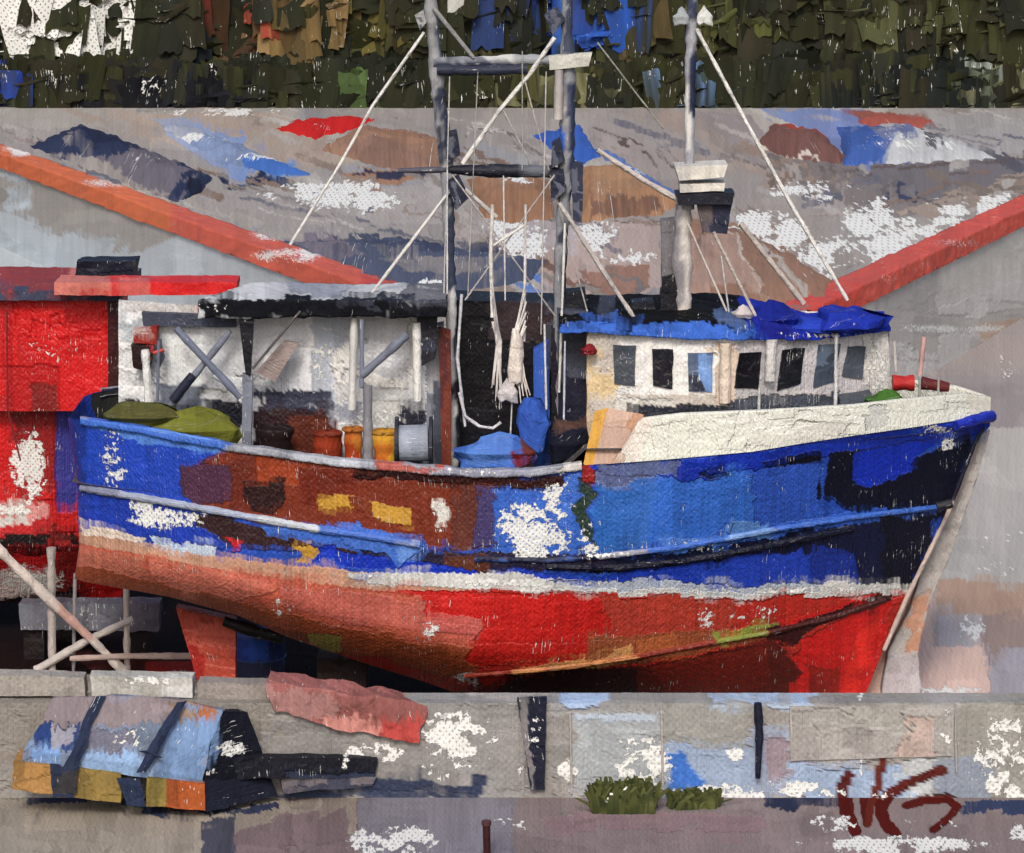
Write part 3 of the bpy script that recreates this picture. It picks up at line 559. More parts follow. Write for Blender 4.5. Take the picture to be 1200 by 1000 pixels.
#PART3
# =================================================================== THE BLUE TRAWLER
def interp(x, pts): return np.interp(x, [p[0] for p in pts], [p[1] for p in pts])
SHEER = [(78, 490), (120, 496), (270, 524), (400, 541), (560, 554), (640, 553), (690, 546), (800, 538), (900, 529), (1000, 512), (1100, 496), (1162, 486)]
BOT = [(78, 676), (100, 682), (200, 700), (280, 722), (340, 748), (420, 775), (500, 800), (560, 822), (640, 832), (1012, 834)]
def Lx(y): return np.interp(y, [480, 560, 640, 700, 840], [78, 90, 93, 84, 110])
def Rx(y): return np.interp(y, [480, 500, 520, 605, 700, 760, 834], [1162, 1160, 1140, 1108, 1062, 1036, 1006])
def Bf(s, t):
    stern = 0.42 + .58 * np.clip(s / .16, 0, 1) ** .55
    s0 = .62 - .30 * t; k = np.clip((s - s0) / (1 - s0), 0, 1)
    bow = np.clip(1 - k ** (2.3 - .7 * t), 0, 1)
    bil = 1 - (.32 + .34 * np.clip((s - .25) / .3, 0, 1)) * np.clip((t - .76) / .24, 0, 1) ** 2
    return 2.6 * stern * bow * bil * (1 - .06 * t) + .07
def hull_pt(s, t):
    s = np.asarray(s, float); t = np.asarray(t, float)
    px = 78 + s * 1084
    for _ in range(6):
        y = interp(78 + s * 1084, SHEER) * (1 - t) + interp(px, BOT) * t
        px = Lx(y) + (Rx(y) - Lx(y)) * s
    D = YC - Bf(s, t)
    return px, y, D
def hullD(px, py):
    s = (px - 78) / 1084.; t = .3
    for _ in range(25):
        s = np.clip((px - Lx(py)) / (Rx(py) - Lx(py)), 0, 1)
        ys, yb = interp(78 + s * 1084, SHEER), interp(px, BOT)
        t = np.clip((py - ys) / (yb - ys), 0, 1)
    return float(YC - Bf(s, t))
BLUE = (38, 78, 186); ROY = (24, 52, 182); RUST = (122, 46, 26); NV = (14, 17, 38)
HS = [
 (rect(60, 470, 1180, 700), BLUE), ([(60, 470), (275, 515), (275, 600), (60, 590)], (32, 70, 190)), ([(78, 480), (100, 485), (100, 590), (78, 590)], (28, 55, 150)),
 ([(95, 488), (270, 520), (270, 533), (200, 524), (110, 505)], (78, 128, 215)), ([(95, 575), (240, 600), (240, 648), (95, 618)], (26, 58, 172)),
 ([(228, 548), (270, 522), (330, 530), (570, 556), (575, 640), (430, 636), (300, 612), (232, 596)], RUST), ([(215, 545), (270, 545), (270, 590), (225, 592)], (80, 45, 70)),
 ([(300, 535), (360, 540), (350, 575), (300, 570)], (150, 58, 28)), ([(270, 535), (300, 535), (300, 600), (268, 598)], (105, 38, 24)), ([(350, 548), (420, 552), (410, 600), (352, 590)], (112, 36, 20)),
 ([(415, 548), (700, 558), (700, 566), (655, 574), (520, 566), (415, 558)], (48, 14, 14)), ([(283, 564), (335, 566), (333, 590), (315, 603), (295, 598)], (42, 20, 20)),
 ([(372, 578), (415, 586), (413, 604), (373, 598)], (196, 146, 50)), ([(432, 588), (482, 596), (482, 616), (436, 610)], (196, 146, 52)), ([(405, 585), (435, 590), (433, 612), (405, 600)], (120, 50, 26)),
 ([(507, 588), (523, 590), (524, 620), (508, 618)], (222, 220, 212)), (rect(530, 566, 580, 642), (100, 48, 38)), (rect(555, 570, 600, 640), (70, 60, 110)),
 ([(576, 572), (680, 570), (692, 655), (576, 650)], (52, 102, 205)), ([(660, 558), (690, 552), (690, 600), (665, 600)], (60, 110, 210)),
 ([(678, 560), (693, 560), (694, 605), (680, 650), (674, 620)], (38, 58, 48)), ([(681, 540), (697, 538), (697, 566), (683, 566)], (148, 32, 30)), ([(697, 545), (800, 538), (772, 560), (697, 567)], (98, 108, 148)),
 ([(697, 566), (770, 558), (770, 645), (697, 650)], (40, 100, 188), (58, 112, 205)), ([(770, 550), (880, 545), (880, 632), (770, 645)], (52, 108, 212)), ([(880, 548), (965, 542), (965, 620), (880, 630)], (44, 84, 190)),
 ([(690, 545), (900, 528), (1165, 482), (1165, 500), (1000, 530), (900, 548), (800, 560), (697, 552)], ROY), ([(700, 545), (800, 538), (790, 555), (700, 562)], (90, 102, 150)),
 ([(893, 541), (962, 528), (962, 540), (900, 548)], (12, 14, 32)), ([(820, 552), (855, 548), (855, 553), (822, 556)], (20, 30, 70)),
 ([(972, 530), (1004, 528), (1004, 555), (1030, 566), (1080, 535), (1140, 505), (1128, 560), (1112, 604), (1000, 608), (964, 585)], NV),  # navy bow patches put the dark under the flare into the paint
 ([(1000, 530), (1112, 508), (1082, 530), (1050, 562), (1020, 568), (999, 562)], (20, 48, 186)), ([(1100, 500), (1160, 492), (1160, 508), (1130, 512)], (22, 46, 180)),
 ([(760, 640), (1090, 588), (1100, 592), (1090, 603), (860, 644), (760, 655)], (52, 96, 200)), (rect(855, 616, 905, 632), (90, 140, 215)), (rect(780, 632, 850, 650), (70, 120, 208)),  # lighter blue band is a highlight painted along the strake
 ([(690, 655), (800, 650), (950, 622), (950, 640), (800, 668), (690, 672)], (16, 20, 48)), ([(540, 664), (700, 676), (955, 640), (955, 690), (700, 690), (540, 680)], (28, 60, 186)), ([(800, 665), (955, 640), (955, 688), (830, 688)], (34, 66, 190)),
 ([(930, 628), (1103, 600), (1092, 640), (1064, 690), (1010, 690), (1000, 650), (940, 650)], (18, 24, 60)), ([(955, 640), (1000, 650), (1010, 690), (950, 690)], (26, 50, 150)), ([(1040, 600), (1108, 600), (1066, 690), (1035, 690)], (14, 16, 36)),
 ([(215, 602), (420, 634), (418, 652), (250, 640)], (54, 32, 34)), ([(300, 612), (380, 620), (500, 636), (490, 650), (465, 665), (450, 648), (380, 642), (310, 628)], (58, 106, 206)), ([(455, 640), (500, 634), (480, 660), (464, 668)], (40, 84, 190)),
 ([(420, 640), (540, 645), (700, 650), (720, 664), (560, 672), (430, 660)], (38, 30, 56)), ([(520, 652), (570, 648), (575, 670), (520, 668)], (90, 45, 30)), ([(360, 642), (470, 655), (560, 668), (560, 676), (365, 662)], (20, 52, 190)), (rect(345, 640, 365, 660), (196, 146, 50)),
 ([(262, 632), (285, 634), (280, 648), (265, 645)], (200, 30, 36)), ([(100, 600), (240, 622), (260, 640), (240, 650), (105, 620)], (28, 60, 180)),
 ([(172, 628), (250, 640), (250, 654), (178, 642)], (190, 206, 224)), ([(95, 616), (130, 620), (168, 631), (160, 637), (95, 626)], (225, 210, 195)),
 ([(385, 617), (440, 624), (500, 633), (494, 647), (478, 655), (466, 668), (455, 650), (395, 640)], (66, 112, 208)), ([(462, 640), (498, 634), (480, 652), (468, 664)], (96, 140, 220)),
 # boot stripe and antifouling, bilge shade painted in
 ([(80, 622), (240, 650), (400, 672), (560, 686), (700, 697), (860, 700), (1070, 692), (1070, 860), (60, 860)], (186, 42, 32)),
 ([(80, 622), (240, 650), (400, 670), (560, 674), (545, 692), (400, 690), (230, 664), (90, 640)], (192, 144, 118)),
 ([(395, 672), (560, 671), (700, 682), (860, 686), (1070, 684), (1066, 698), (860, 702), (700, 699), (560, 690), (470, 686)], (208, 208, 204)), ([(640, 680), (860, 684), (960, 684), (960, 694), (700, 694)], (178, 188, 205)),
 ([(85, 636), (230, 662), (400, 690), (490, 698), (490, 728), (560, 740), (560, 780), (400, 752), (270, 716), (78, 690)], (190, 88, 66)), ([(180, 660), (240, 664), (330, 690), (300, 700), (230, 705), (175, 690)], (208, 112, 92)), ([(90, 640), (170, 655), (180, 690), (90, 672)], (196, 108, 86)), ([(330, 690), (470, 705), (560, 720), (560, 745), (430, 735), (330, 710)], (188, 92, 78)),
 ([(80, 664), (200, 684), (350, 722), (450, 745), (560, 760), (560, 800), (400, 765), (270, 728), (78, 698)], (158, 72, 40)), ([(270, 720), (400, 745), (400, 765), (270, 730)], (120, 50, 28)),
 ([(480, 692), (560, 694), (700, 702), (860, 704), (1060, 698), (1040, 705), (905, 738), (760, 752), (560, 756), (565, 738), (500, 726), (490, 700)], (206, 32, 28)), ([(700, 702), (860, 704), (860, 738), (700, 748)], (182, 58, 44)), ([(500, 716), (565, 726), (565, 746), (500, 742)], (200, 92, 84)), ([(860, 704), (1010, 702), (900, 735), (860, 738)], (192, 44, 34)),
 ([(555, 752), (690, 752), (690, 775), (560, 782)], (186, 30, 24)), ([(690, 748), (850, 738), (900, 738), (895, 752), (750, 778), (690, 776)], (152, 76, 46)), ([(600, 784), (660, 776), (700, 770), (740, 755), (745, 776), (680, 786)], (206, 146, 86)), ([(745, 750), (790, 742), (800, 765), (748, 776)], (176, 92, 50)),
 ([(838, 740), (908, 732), (902, 744), (843, 753)], (140, 152, 62)), ([(360, 738), (400, 742), (398, 760), (362, 755)], (136, 120, 50)),
 ([(520, 815), (600, 788), (760, 780), (900, 752), (945, 772), (940, 860), (520, 860)], (92, 28, 22)), ([(590, 792), (700, 784), (755, 782), (745, 812), (560, 818)], (44, 20, 22)), ([(760, 780), (900, 756), (900, 800), (800, 840)], (112, 30, 22)),  # maroon and near-black below the bilge turn are painted shade
 ([(895, 740), (1046, 696), (1046, 703), (948, 738), (930, 758), (902, 756)], (58, 20, 20)),
 ([(940, 746), (1048, 702), (1012, 860), (925, 860)], (206, 28, 26)), ([(948, 772), (985, 782), (978, 860), (950, 860)], (148, 30, 22)), ([(1005, 740), (1040, 720), (1005, 810), (985, 812)], (222, 38, 28)), (rect(925, 800, 945, 860), (200, 30, 26)),
]
HB = [(132, 540, 13, 24, .9), (165, 592, 12, 10, .9), (195, 608, 34, 10, .95), (625, 624, 34, 26, 1.0), (655, 585, 18, 22, .85), (692, 630, 10, 20, .7), (828, 722, 8, 12, .8), (880, 718, 22, 9, .6), (505, 738, 10, 8, .9), (330, 712, 9, 9, .9), (545, 800, 14, 10, .9),
      (1095, 505, 20, 6, .9), (1108, 520, 8, 8, .8), (600, 683, 80, 4, .7), (900, 692, 110, 4, .7), (450, 674, 50, 4, .5), (840, 822, 30, 6, .6), (1080, 600, 10, 30, .35), (516, 605, 8, 14, .6), (700, 500, 1, 1, 0), (790, 640, 60, 6, .5)]
boat = thing('fishing_trawler', 'big blue fishing trawler with red bottom and white wheelhouse propped up in the dry dock', 'fishing boat', P(600, pyz(Z_FLOOR, YC), YC))
S, Tt = np.meshgrid(np.linspace(0, 1, 760), np.linspace(0, 1, 240))
px, py, D = hull_pt(S, Tt)
near = np.stack([(px - 600) * D / F, D, H - (py - YH) * D / F], -1)
near[..., 1] += .02 * (fbm(px / 14, py / 14, 6) - .5)
def mirror(a): b = a.copy(); b[..., 1] = 2 * YC - b[..., 1]; return b
m = Mesh(); m.grid(near, uv=np.stack([px, py], -1))
far = mirror(near[::6, ::6]); m.grid(far[:, ::-1], uv=np.stack([px, py], -1)[::6, ::6][:, ::-1])
colN, colF = near[::6, 0], far[:, 0]
tr = colF[:, None] * (1 - np.linspace(0, 1, 20))[None, :, None] + colN[:, None] * np.linspace(0, 1, 20)[None, :, None]; m.grid(tr)
m.grid(np.stack([near[-1, ::6], far[-1]]))
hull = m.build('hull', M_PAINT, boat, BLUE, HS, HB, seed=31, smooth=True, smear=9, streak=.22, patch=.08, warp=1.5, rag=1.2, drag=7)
# deck
def sheer_pt(px, dz=0, dy=0):
    s = (px - 78) / 1084.; a, y, D = hull_pt(s, 0.0); p = P(float(a), float(y), float(D)); p[2] += dz; p[1] += dy; return p
xs_ = np.linspace(82, 1140, 90); A = []; Bk = []
for x in xs_:
    p = sheer_pt(x); zz = (Z_DECK + .9 * np.clip((x - 640) / 60, 0, 1)) if x < 1040 else Z_FORE + .1
    p[2] = zz; p[1] += .06; A.append(p); q = p.copy(); q[1] = 2 * YC - p[1]; Bk.append(q)
Mesh().patch([Bk, A], .12).build('deck', M_WOOD, boat, (88, 82, 80), [(rect(690, 400, 1200, 560), (70, 76, 84))])
# rail cap, port and starboard
def ribbon(pts_a, pts_b, name, mat, base, strokes=(), bare=(), parent=boat, step=.05, **kw):
    return Mesh().patch([pts_a, pts_b], step).build(name, mat, parent, base, strokes, bare, **kw)
rx_ = list(np.linspace(92, 696, 60))
m = Mesh()
for sgn in (1, -1):
    a = [sheer_pt(x, .06, -.06) for x in rx_]; b = [sheer_pt(x, .06, .16) for x in rx_]; c = [sheer_pt(x, -.08, -.07) for x in rx_]; d_ = [sheer_pt(x, -.08, .16) for x in rx_]
    L = [b, a, c, d_]
    if sgn < 0: L = [[np.array([p[0], 2 * YC - p[1], p[2]]) for p in r] for r in L]
    m.patch(L, .05, jit=.03)
m.build('gunwale', M_PAINT, boat, (152, 156, 168), [(rect(60, 480, 270, 540), (62, 108, 205)), (rect(340, 525, 420, 560), (186, 192, 204)), (rect(520, 535, 620, 570), (150, 152, 172)), (rect(440, 540, 520, 560), (182, 90, 80)), (rect(660, 530, 700, 560), (200, 196, 192))], [(560, 552, 40, 4, .5)])
# inner bulwark faces are the hull itself; white raised bulwark round the foredeck
bx = list(np.linspace(722, 1161, 70)); topy = [(722, 541), (750, 491), (800, 485), (900, 481), (1000, 475), (1060, 468), (1130, 462), (1164, 466)]
top_ = []; bot_ = []; topi = []
for x in bx:
    p = sheer_pt(x, .0, -.035); bot_.append(p); q = P(x + .0, float(interp(x, topy)), p[1] + .06); top_.append(q); topi.append(q + [0, .14, 0])
boti = [p + np.array([0, .16, 0]) for p in bot_]
m = Mesh().patch([boti, topi, top_, bot_], .035)
m.patch([[np.array([p[0], 2 * YC - p[1], p[2]]) for p in r] for r in (boti, topi, top_, bot_)], .12)
WH = (226, 228, 216)
m.build('bulwark', M_PAINT, boat, WH, [([(690, 545), (705, 500), (750, 482), (742, 500), (722, 545)], (196, 160, 138)), ([(690, 545), (692, 520), (705, 500), (712, 500), (700, 545)], (205, 150, 60)), ([(735, 485), (770, 482), (745, 545), (722, 545)], (224, 214, 202)), ([(1130, 455), (1170, 460), (1165, 486), (1130, 480)], (216, 214, 200)), ([(1010, 480), (1040, 475), (1040, 500), (1015, 505)], (198, 200, 196)), ([(880, 505), (1000, 490), (990, 510), (880, 528)], (214, 214, 204)), ([(840, 490), (960, 480), (960, 488), (840, 500)], (232, 233, 224))],
   [], streak=.05, patch=.03, smear=12)
m = Mesh(); m.tube([P(1120, 499, 61.85), P(1150, 490, 62.2), P(1162, 488, YC - .05)], [.09, .12, .13], 10, .08)
m.build('bow_cap', M_PAINT, boat, (26, 46, 178), smooth=True)
# rubbing strakes
def strake(pts, r, base, strokes=(), bare=()):
    xx = np.arange(pts[0][0], pts[-1][0] + 1, 12); pp = []
    for x in xx:
        y = float(interp(x, pts)); pp.append(P(x, y, hullD(x, y) - .01))
    Mesh().tube(pp, r, 8, .08).build('rubbing_strake', M_PAINT, boat, base, strokes, bare, smooth=True)
strake([(96, 572), (180, 586), (270, 602), (370, 620), (440, 630), (500, 640)], .075, (150, 160, 182), [(rect(80, 560, 140, 600), (130, 134, 160)), (rect(300, 600, 372, 630), (196, 204, 214)), (rect(372, 610, 510, 650), (70, 112, 205))])
strake([(556, 655), (640, 657), (700, 653), (800, 641), (900, 622), (1000, 606), (1103, 594)], .06, (60, 104, 196), [(rect(540, 640, 700, 670), (24, 28, 60)), (rect(700, 640, 760, 660), (150, 150, 170)), (rect(855, 610, 905, 640), (120, 160, 220))], [(720, 652, 30, 5, .6)])
strake([(640, 664), (720, 666), (800, 658), (860, 648), (950, 629), (1010, 616)], .075, (14, 18, 42))
strake([(150, 500), (200, 508), (262, 520)], .045, (92, 140, 220))
strake([(545, 792), (620, 786), (680, 780), (760, 767), (840, 752), (900, 742), (980, 722), (1040, 702)], .055, (140, 50, 36), [(rect(600, 770, 750, 800), (186, 120, 70)), (rect(838, 730, 905, 760), (132, 140, 58)), (rect(905, 690, 1050, 750), (66, 22, 20))])
# anchor roller and fairlead at the stem
T('fairlead', [(1098, 594), (1116, 590)], 5, 61.9, M_METAL, boat, (30, 32, 40))
T('stem_bar', [(1152, 500, 62.45), (1142, 520, 62.47), (1109, 606, 62.47), (1062, 702, 62.47), (1036, 762, 62.48)], 2.6, 62.5, M_METAL, boat, (196, 176, 166), [(rect(1100, 490, 1180, 590), (24, 26, 44))])

# ---- wheelhouse
wh = boat
def wD(x): return float(np.interp(x, [686, 862, 1042], [61.3, 61.3, 62.7]))
def wtop(x): return float(np.interp(x, [686, 720, 862, 960, 1042], [388, 386, 396, 388, 382]))
m = Mesh(); cols_ = list(np.linspace(688, 862, 12)) + list(np.linspace(872, 1042, 14))
topc = [P(x, wtop(x), wD(x)) for x in cols_]; botc = [P(x, pyz(Z_FORE, wD(x)), wD(x)) for x in cols_]
for a, b in zip(topc, botc): b[0] = a[0]
m.patch([topc, botc], .035, jit=.03)
endF = [np.array([topc[-1][0] - .1, 64.4, topc[-1][2]]), np.array([botc[-1][0] - .1, 64.4, botc[-1][2]])]
m.patch([[topc[-1], endF[0]], [botc[-1], endF[1]]], .08)
bl = [np.array([topc[0][0], 64.4, topc[0][2]]), np.array([botc[0][0], 64.4, botc[0][2]])]
m.patch([[bl[0], topc[0]], [bl[1], botc[0]]], .1); m.patch([[endF[0], bl[0]], [endF[1], bl[1]]], .2)
whw = m.build('wheelhouse', M_PAINT, boat, (238, 237, 235), [
 (rect(680, 380, 700, 545), (208, 184, 150)), (rect(688, 430, 720, 478), (222, 196, 150)), (rect(690, 395, 722, 430), (196, 188, 178)), (rect(690, 462, 860, 486), (196, 188, 178)), (rect(725, 468, 790, 480), (206, 204, 196)), (rect(838, 402, 864, 475), (216, 196, 178)), (rect(745, 395, 838, 462), (236, 234, 230)),
 (rect(862, 400, 1045, 480), (194, 190, 194)), (rect(862, 452, 1045, 470), (188, 184, 184)), ([(1010, 385), (1045, 382), (1045, 475), (1020, 460)], (206, 204, 200)), (rect(925, 395, 955, 410), (160, 160, 166)), (rect(1012, 388, 1022, 450), (214, 212, 206)),
 ([(740, 474), (850, 474), (850, 530), (735, 530)], (40, 44, 54)), ([(850, 470), (980, 460), (1045, 462), (1045, 540), (850, 540)], (66, 70, 80)), ([(860, 468), (1000, 458), (1000, 474), (860, 478)], (74, 80, 92))],  # dark band paints the shadow at the wheelhouse base
 [(1030, 430, 14, 30, .5), (760, 400, 60, 5, .3), (700, 430, 10, 20, .3), (870, 460, 15, 12, .3)], streak=.06, patch=.05)
wins = [([(719, 404), (745, 405), (744, 452), (720, 450)], (72, 78, 90), []), ([(764, 409), (789, 410), (788, 456), (765, 452)], (30, 32, 42), []), ([(806, 414), (836, 414), (834, 460), (807, 458)], (84, 100, 128), [([(818, 414), (840, 414), (840, 462), (818, 462)], (118, 158, 220)), (rect(800, 440, 818, 462), (50, 52, 70))]),
 ([(867, 414), (893, 413), (888, 456), (861, 455)], (18, 18, 28), []), ([(917, 410), (943, 408), (938, 450), (911, 458)], (24, 26, 34), []), ([(960, 404), (985, 403), (978, 448), (953, 455)], (62, 72, 88), [([(965, 404), (985, 404), (980, 425), (962, 425)], (92, 108, 128))]), ([(994, 406), (1015, 406), (1011, 445), (987, 441)], (78, 86, 98), [])]
for quad, c, st_ in wins:
    Dd = [wD(p[0]) - .035 for p in quad]
    wn = Mesh().slab(quad, Dd, .05, .03, .02).build('window', M_GLASS, whw, c, st_, streak=.15, patch=.12)
    x0_, y0_, x1_, y1_ = quad[0][0] - 3, quad[0][1] - 3, quad[1][0] + 2, quad[2][1] + 3
    if False: T('window_frame', [(quad[3][0] - 2, quad[3][1] + 2, Dd[3] - .01), (quad[0][0] - 2, quad[0][1] - 2, Dd[0] - .01), (quad[1][0] + 2, quad[1][1] - 2, Dd[1] - .01), (quad[2][0] + 2, quad[2][1] + 2, Dd[2] - .01), (quad[3][0] - 2, quad[3][1] + 2, Dd[3] - .01)], 1.3, 61.3, M_PAINT, whw, (206, 202, 198), sides=5)
T('window_post', [(904, 398, 61.45), (902, 446, 61.45)], 6.5, 61.4, M_PAINT, boat, (214, 212, 210))
T('corner_post', [(850, 402, 61.22), (849, 472, 61.22)], 7, 61.2, M_PAINT, boat, (220, 202, 184))
T('ladder_post', [(980, 392, 61.9), (979, 480, 61.9)], 2.2, 61.9, M_PAINT, boat, (206, 206, 206)); T('ladder_post', [(890, 455, 61.3), (889, 490, 61.3)], 2, 61.3, M_PAINT, boat, (196, 196, 196))
# roof: pale blue edge, black and deep blue top
fr = [P(x, interp(x, [(656, 377), (870, 374), (960, 392), (1044, 384)]), wD(x) - .18) for x in np.linspace(656, 1044, 24)]
lo = [P(x, interp(x, [(656, 391), (700, 390), (800, 398), (868, 399), (960, 398), (1044, 388)]), wD(x) - .18) for x in np.linspace(656, 1044, 24)]
bk = [np.array([p[0], 63.9, p[2] + .1]) for p in fr]; lk = [np.array([p[0], 63.9, p[2]]) for p in lo]
m = Mesh().patch([lk, bk, fr, lo, lk], .045, jit=.04); m.patch([[bk[-1], fr[-1]], [lk[-1], lo[-1]]], .1); m.patch([[fr[0], bk[0]], [lo[0], lk[0]]], .1)
m.build('wheelhouse_roof', M_CLOTH, boat, (60, 108, 212), [([(640, 300), (880, 300), (880, 376), (640, 379)], (6, 6, 9)), ([(700, 352), (718, 350), (722, 372), (700, 374)], (60, 64, 80)), ([(835, 362), (855, 360), (862, 374), (838, 376)], (74, 96, 140)), ([(866, 300), (1050, 300), (1050, 400), (880, 400), (866, 380)], (24, 44, 172)), ([(880, 360), (930, 360), (930, 396), (880, 396)], (26, 36, 150))], [(960, 392, 40, 4, .5)])
def lump(name, cx, cy, D, rx, rz, ry, base, parent, mat=M_CLOTH, strokes=(), seed=2, n=(8, 12), **kw):
    c = P(cx, cy, D); th = np.linspace(0, math.pi, n[0]); ph = np.linspace(0, 2 * math.pi, n[1]); TH, PH = np.meshgrid(th, ph, indexing='ij')
    x, y, z = np.sin(TH) * np.cos(PH), np.sin(TH) * np.sin(PH), np.cos(TH)
    k = 1 + .9 * (fbm(x * 1.7 + 9 + seed, z * 2 + y + 5, seed) - .5) - .35 * np.abs(fbm(x * 3 + z * 2 + seed, y * 3 + z + 3, seed + 4) - .5) * 2 * np.sin(TH) + .35 * (np.round(vn(PH * 1.6 + seed, z * 2.2 + 4, seed) * 3) / 3 - .5) * np.sin(TH)
    pts = np.stack([c[0] + x * rx * k, c[1] + y * ry * k, c[2] + np.maximum(z, -.6) * rz * k], -1)
    return Mesh().patch(pts, .05).build(name, mat, parent, base, strokes, **kw)
lump('roof_cover', 905, 374, 62.4, .62, .32, .7, (22, 38, 150), boat); lump('roof_cover', 995, 376, 62.3, .78, .34, .8, (26, 48, 168), boat, seed=5); lump('roof_cover', 952, 384, 62.2, .5, .2, .5, (38, 66, 190), boat, seed=8)
lump('searchlight', 871, 369, 61.6, .22, .17, .25, (200, 190, 188), boat, M_METAL)
lump('searchlight', 691, 411, 61.1, .17, .12, .15, (130, 22, 30), boat, M_METAL)
for q in [(657, 340, 690, 372), (740, 352, 770, 374), (775, 338, 792, 372)]:
    Q('roof_locker', [(q[0], q[1] + 3), (q[2] - 4, q[1]), (q[2], q[3]), (q[0] - 2, q[3])], 62.2, M_METAL, boat, (24, 26, 36), .5)

# ---- winch house and dark machinery amidships
dk = lambda D: pyz(Z_DECK, D)
Q('winch_house', [(528, 352), (690, 357), (690, dk(62.9)), (528, dk(62.9))], 62.9, M_METAL, boat, (20, 20, 28), 1.4, [(rect(640, 355, 700, 470), (70, 74, 88)), (rect(640, 430, 690, 560), (24, 26, 44)), (rect(530, 355, 580, 480), (14, 14, 20)), (rect(575, 355, 640, 400), (58, 44, 48))], [])  # near-black panels give the darkness of the interior by colour
Q('vent_trunk', [(653, 362), (689, 366), (688, dk(61.9)), (655, dk(61.9))], 61.9, M_METAL, boat, (66, 72, 88), .5, [(rect(640, 448, 700, 560), (24, 26, 46)), (rect(660, 395, 690, 440), (52, 56, 70)), ([(650, 500), (690, 485), (690, 505), (650, 515)], (84, 60, 56))])
Q('vent_trunk', [(625, 410), (643, 400), (645, dk(61.7)), (627, dk(61.7))], 61.7, M_METAL, boat, (48, 92, 190), .3, [(rect(638, 400, 650, 545), (34, 62, 130))])
Q('funnel', [(646, 384), (662, 388), (662, dk(62)), (646, dk(62))], 62.1, M_METAL, boat, (34, 34, 46), .3)
Q('gallows_post', [(498, 385), (520, 380), (524, dk(61.8)), (498, dk(61.8))], 61.8, M_METAL, boat, (128, 132, 144), .4, [(rect(480, 380, 500, 560), (160, 164, 172)), (rect(497, 380, 512, 460), (176, 178, 184)), (rect(508, 440, 530, 560), (70, 76, 92))])
Q('gallows_post', [(514, 385), (528, 388), (529, dk(61.6)), (518, dk(61.6))], 61.6, M_METAL, boat, (120, 52, 38), .2, [(rect(510, 380, 520, 480), (90, 40, 40))])
Q('gallows_post', [(487, 355), (513, 355), (510, 420), (493, 430)], 61.3, M_METAL, boat, (30, 30, 40), .3, [(rect(490, 395, 512, 412), (50, 54, 70))])
m = Mesh(); m.tube([P(468, 520, 60.9), P(502, 519, 60.9)], .36, 20, .06, jit=0); m.build('winch_drum', M_METAL, boat, (134, 142, 158), [(rect(470, 500, 490, 545), (150, 160, 178))], smooth=True)
for x_ in (465, 505): Mesh().tube([P(x_ - 2, 518, 60.9), P(x_ + 2, 518, 60.9)], .5, 20, .06, jit=0).build('winch_flange', M_METAL, boat, (40, 44, 58))

# ---- aft shelter
sh_ = Mesh(); z1 = P(0, 353, 60.9)[2]; 
f0, f1 = P(232, 352, 60.9), P(523, 354, 60.9); f0b, f1b = P(232, 373, 60.9), P(523, 372, 60.9)
b0, b1 = np.array([f0[0] + .9, 62.9, f0[2] + .06]), np.array([f1[0], 62.9, f1[2] + .06]); b0b, b1b = b0 - [0, 0, .4], b1 - [0, 0, .4]
sh_.patch([[b0b, b1b], [b0, b1], [f0, f1], [f0b, f1b], [b0b, b1b]], .045, jit=.04); sh_.patch([[b0, f0], [b0b, f0b]], .1); sh_.patch([[f1, b1], [f1b, b1b]], .1)
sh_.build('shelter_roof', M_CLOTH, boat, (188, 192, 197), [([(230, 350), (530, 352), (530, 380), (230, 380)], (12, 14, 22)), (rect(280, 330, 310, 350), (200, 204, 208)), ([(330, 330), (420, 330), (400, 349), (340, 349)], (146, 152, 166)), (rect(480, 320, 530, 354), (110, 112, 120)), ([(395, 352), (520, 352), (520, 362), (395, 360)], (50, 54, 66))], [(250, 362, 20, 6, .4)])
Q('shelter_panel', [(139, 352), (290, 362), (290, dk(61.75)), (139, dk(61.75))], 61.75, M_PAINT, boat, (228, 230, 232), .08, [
  ([(139, 380), (168, 375), (165, 400), (139, 398)], (168, 176, 184)), (rect(190, 385, 290, 462), (226, 230, 232)), (rect(240, 395, 292, 470), (204, 208, 214)), (rect(139, 348, 230, 366), (196, 192, 190)), ([(228, 340), (260, 345), (255, 362), (232, 365)], (196, 120, 120)),
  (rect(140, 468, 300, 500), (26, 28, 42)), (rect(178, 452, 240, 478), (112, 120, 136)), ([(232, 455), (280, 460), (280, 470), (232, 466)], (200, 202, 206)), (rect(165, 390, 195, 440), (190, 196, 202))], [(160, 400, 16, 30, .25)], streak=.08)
Q('shelter_panel', [(292, 370), (500, 370), (500, dk(61.8)), (292, dk(61.8))], 61.8, M_PAINT, boat, (226, 228, 233), .08, [
  (rect(365, 370, 410, 480), (176, 184, 198)), (rect(400, 375, 425, 478), (186, 190, 200)), (rect(405, 385, 418, 475), (218, 218, 214)), (rect(425, 372, 485, 410), (198, 200, 204)), ([(425, 435), (480, 395), (482, 455), (425, 452)], (196, 198, 206)), ([(420, 435), (478, 440), (480, 455), (422, 452)], (222, 222, 216)),
  (rect(478, 380, 494, 470), (226, 226, 220)), ([(345, 390), (355, 420), (350, 455), (320, 460), (318, 440)], (196, 200, 208)), (rect(296, 458, 390, 490), (52, 56, 76)), (rect(296, 480, 400, 545), (46, 26, 30)), (rect(340, 490, 400, 545), (96, 40, 26)), (rect(395, 455, 500, 500), (196, 198, 200)), (rect(455, 480, 500, 560), (40, 42, 56)), (rect(430, 470, 470, 500), (204, 206, 204)), (rect(385, 480, 430, 500), (140, 146, 158))],
  [(380, 420, 14, 40, .5), (440, 490, 26, 12, .5), (470, 460, 14, 14, .4)], streak=.1)
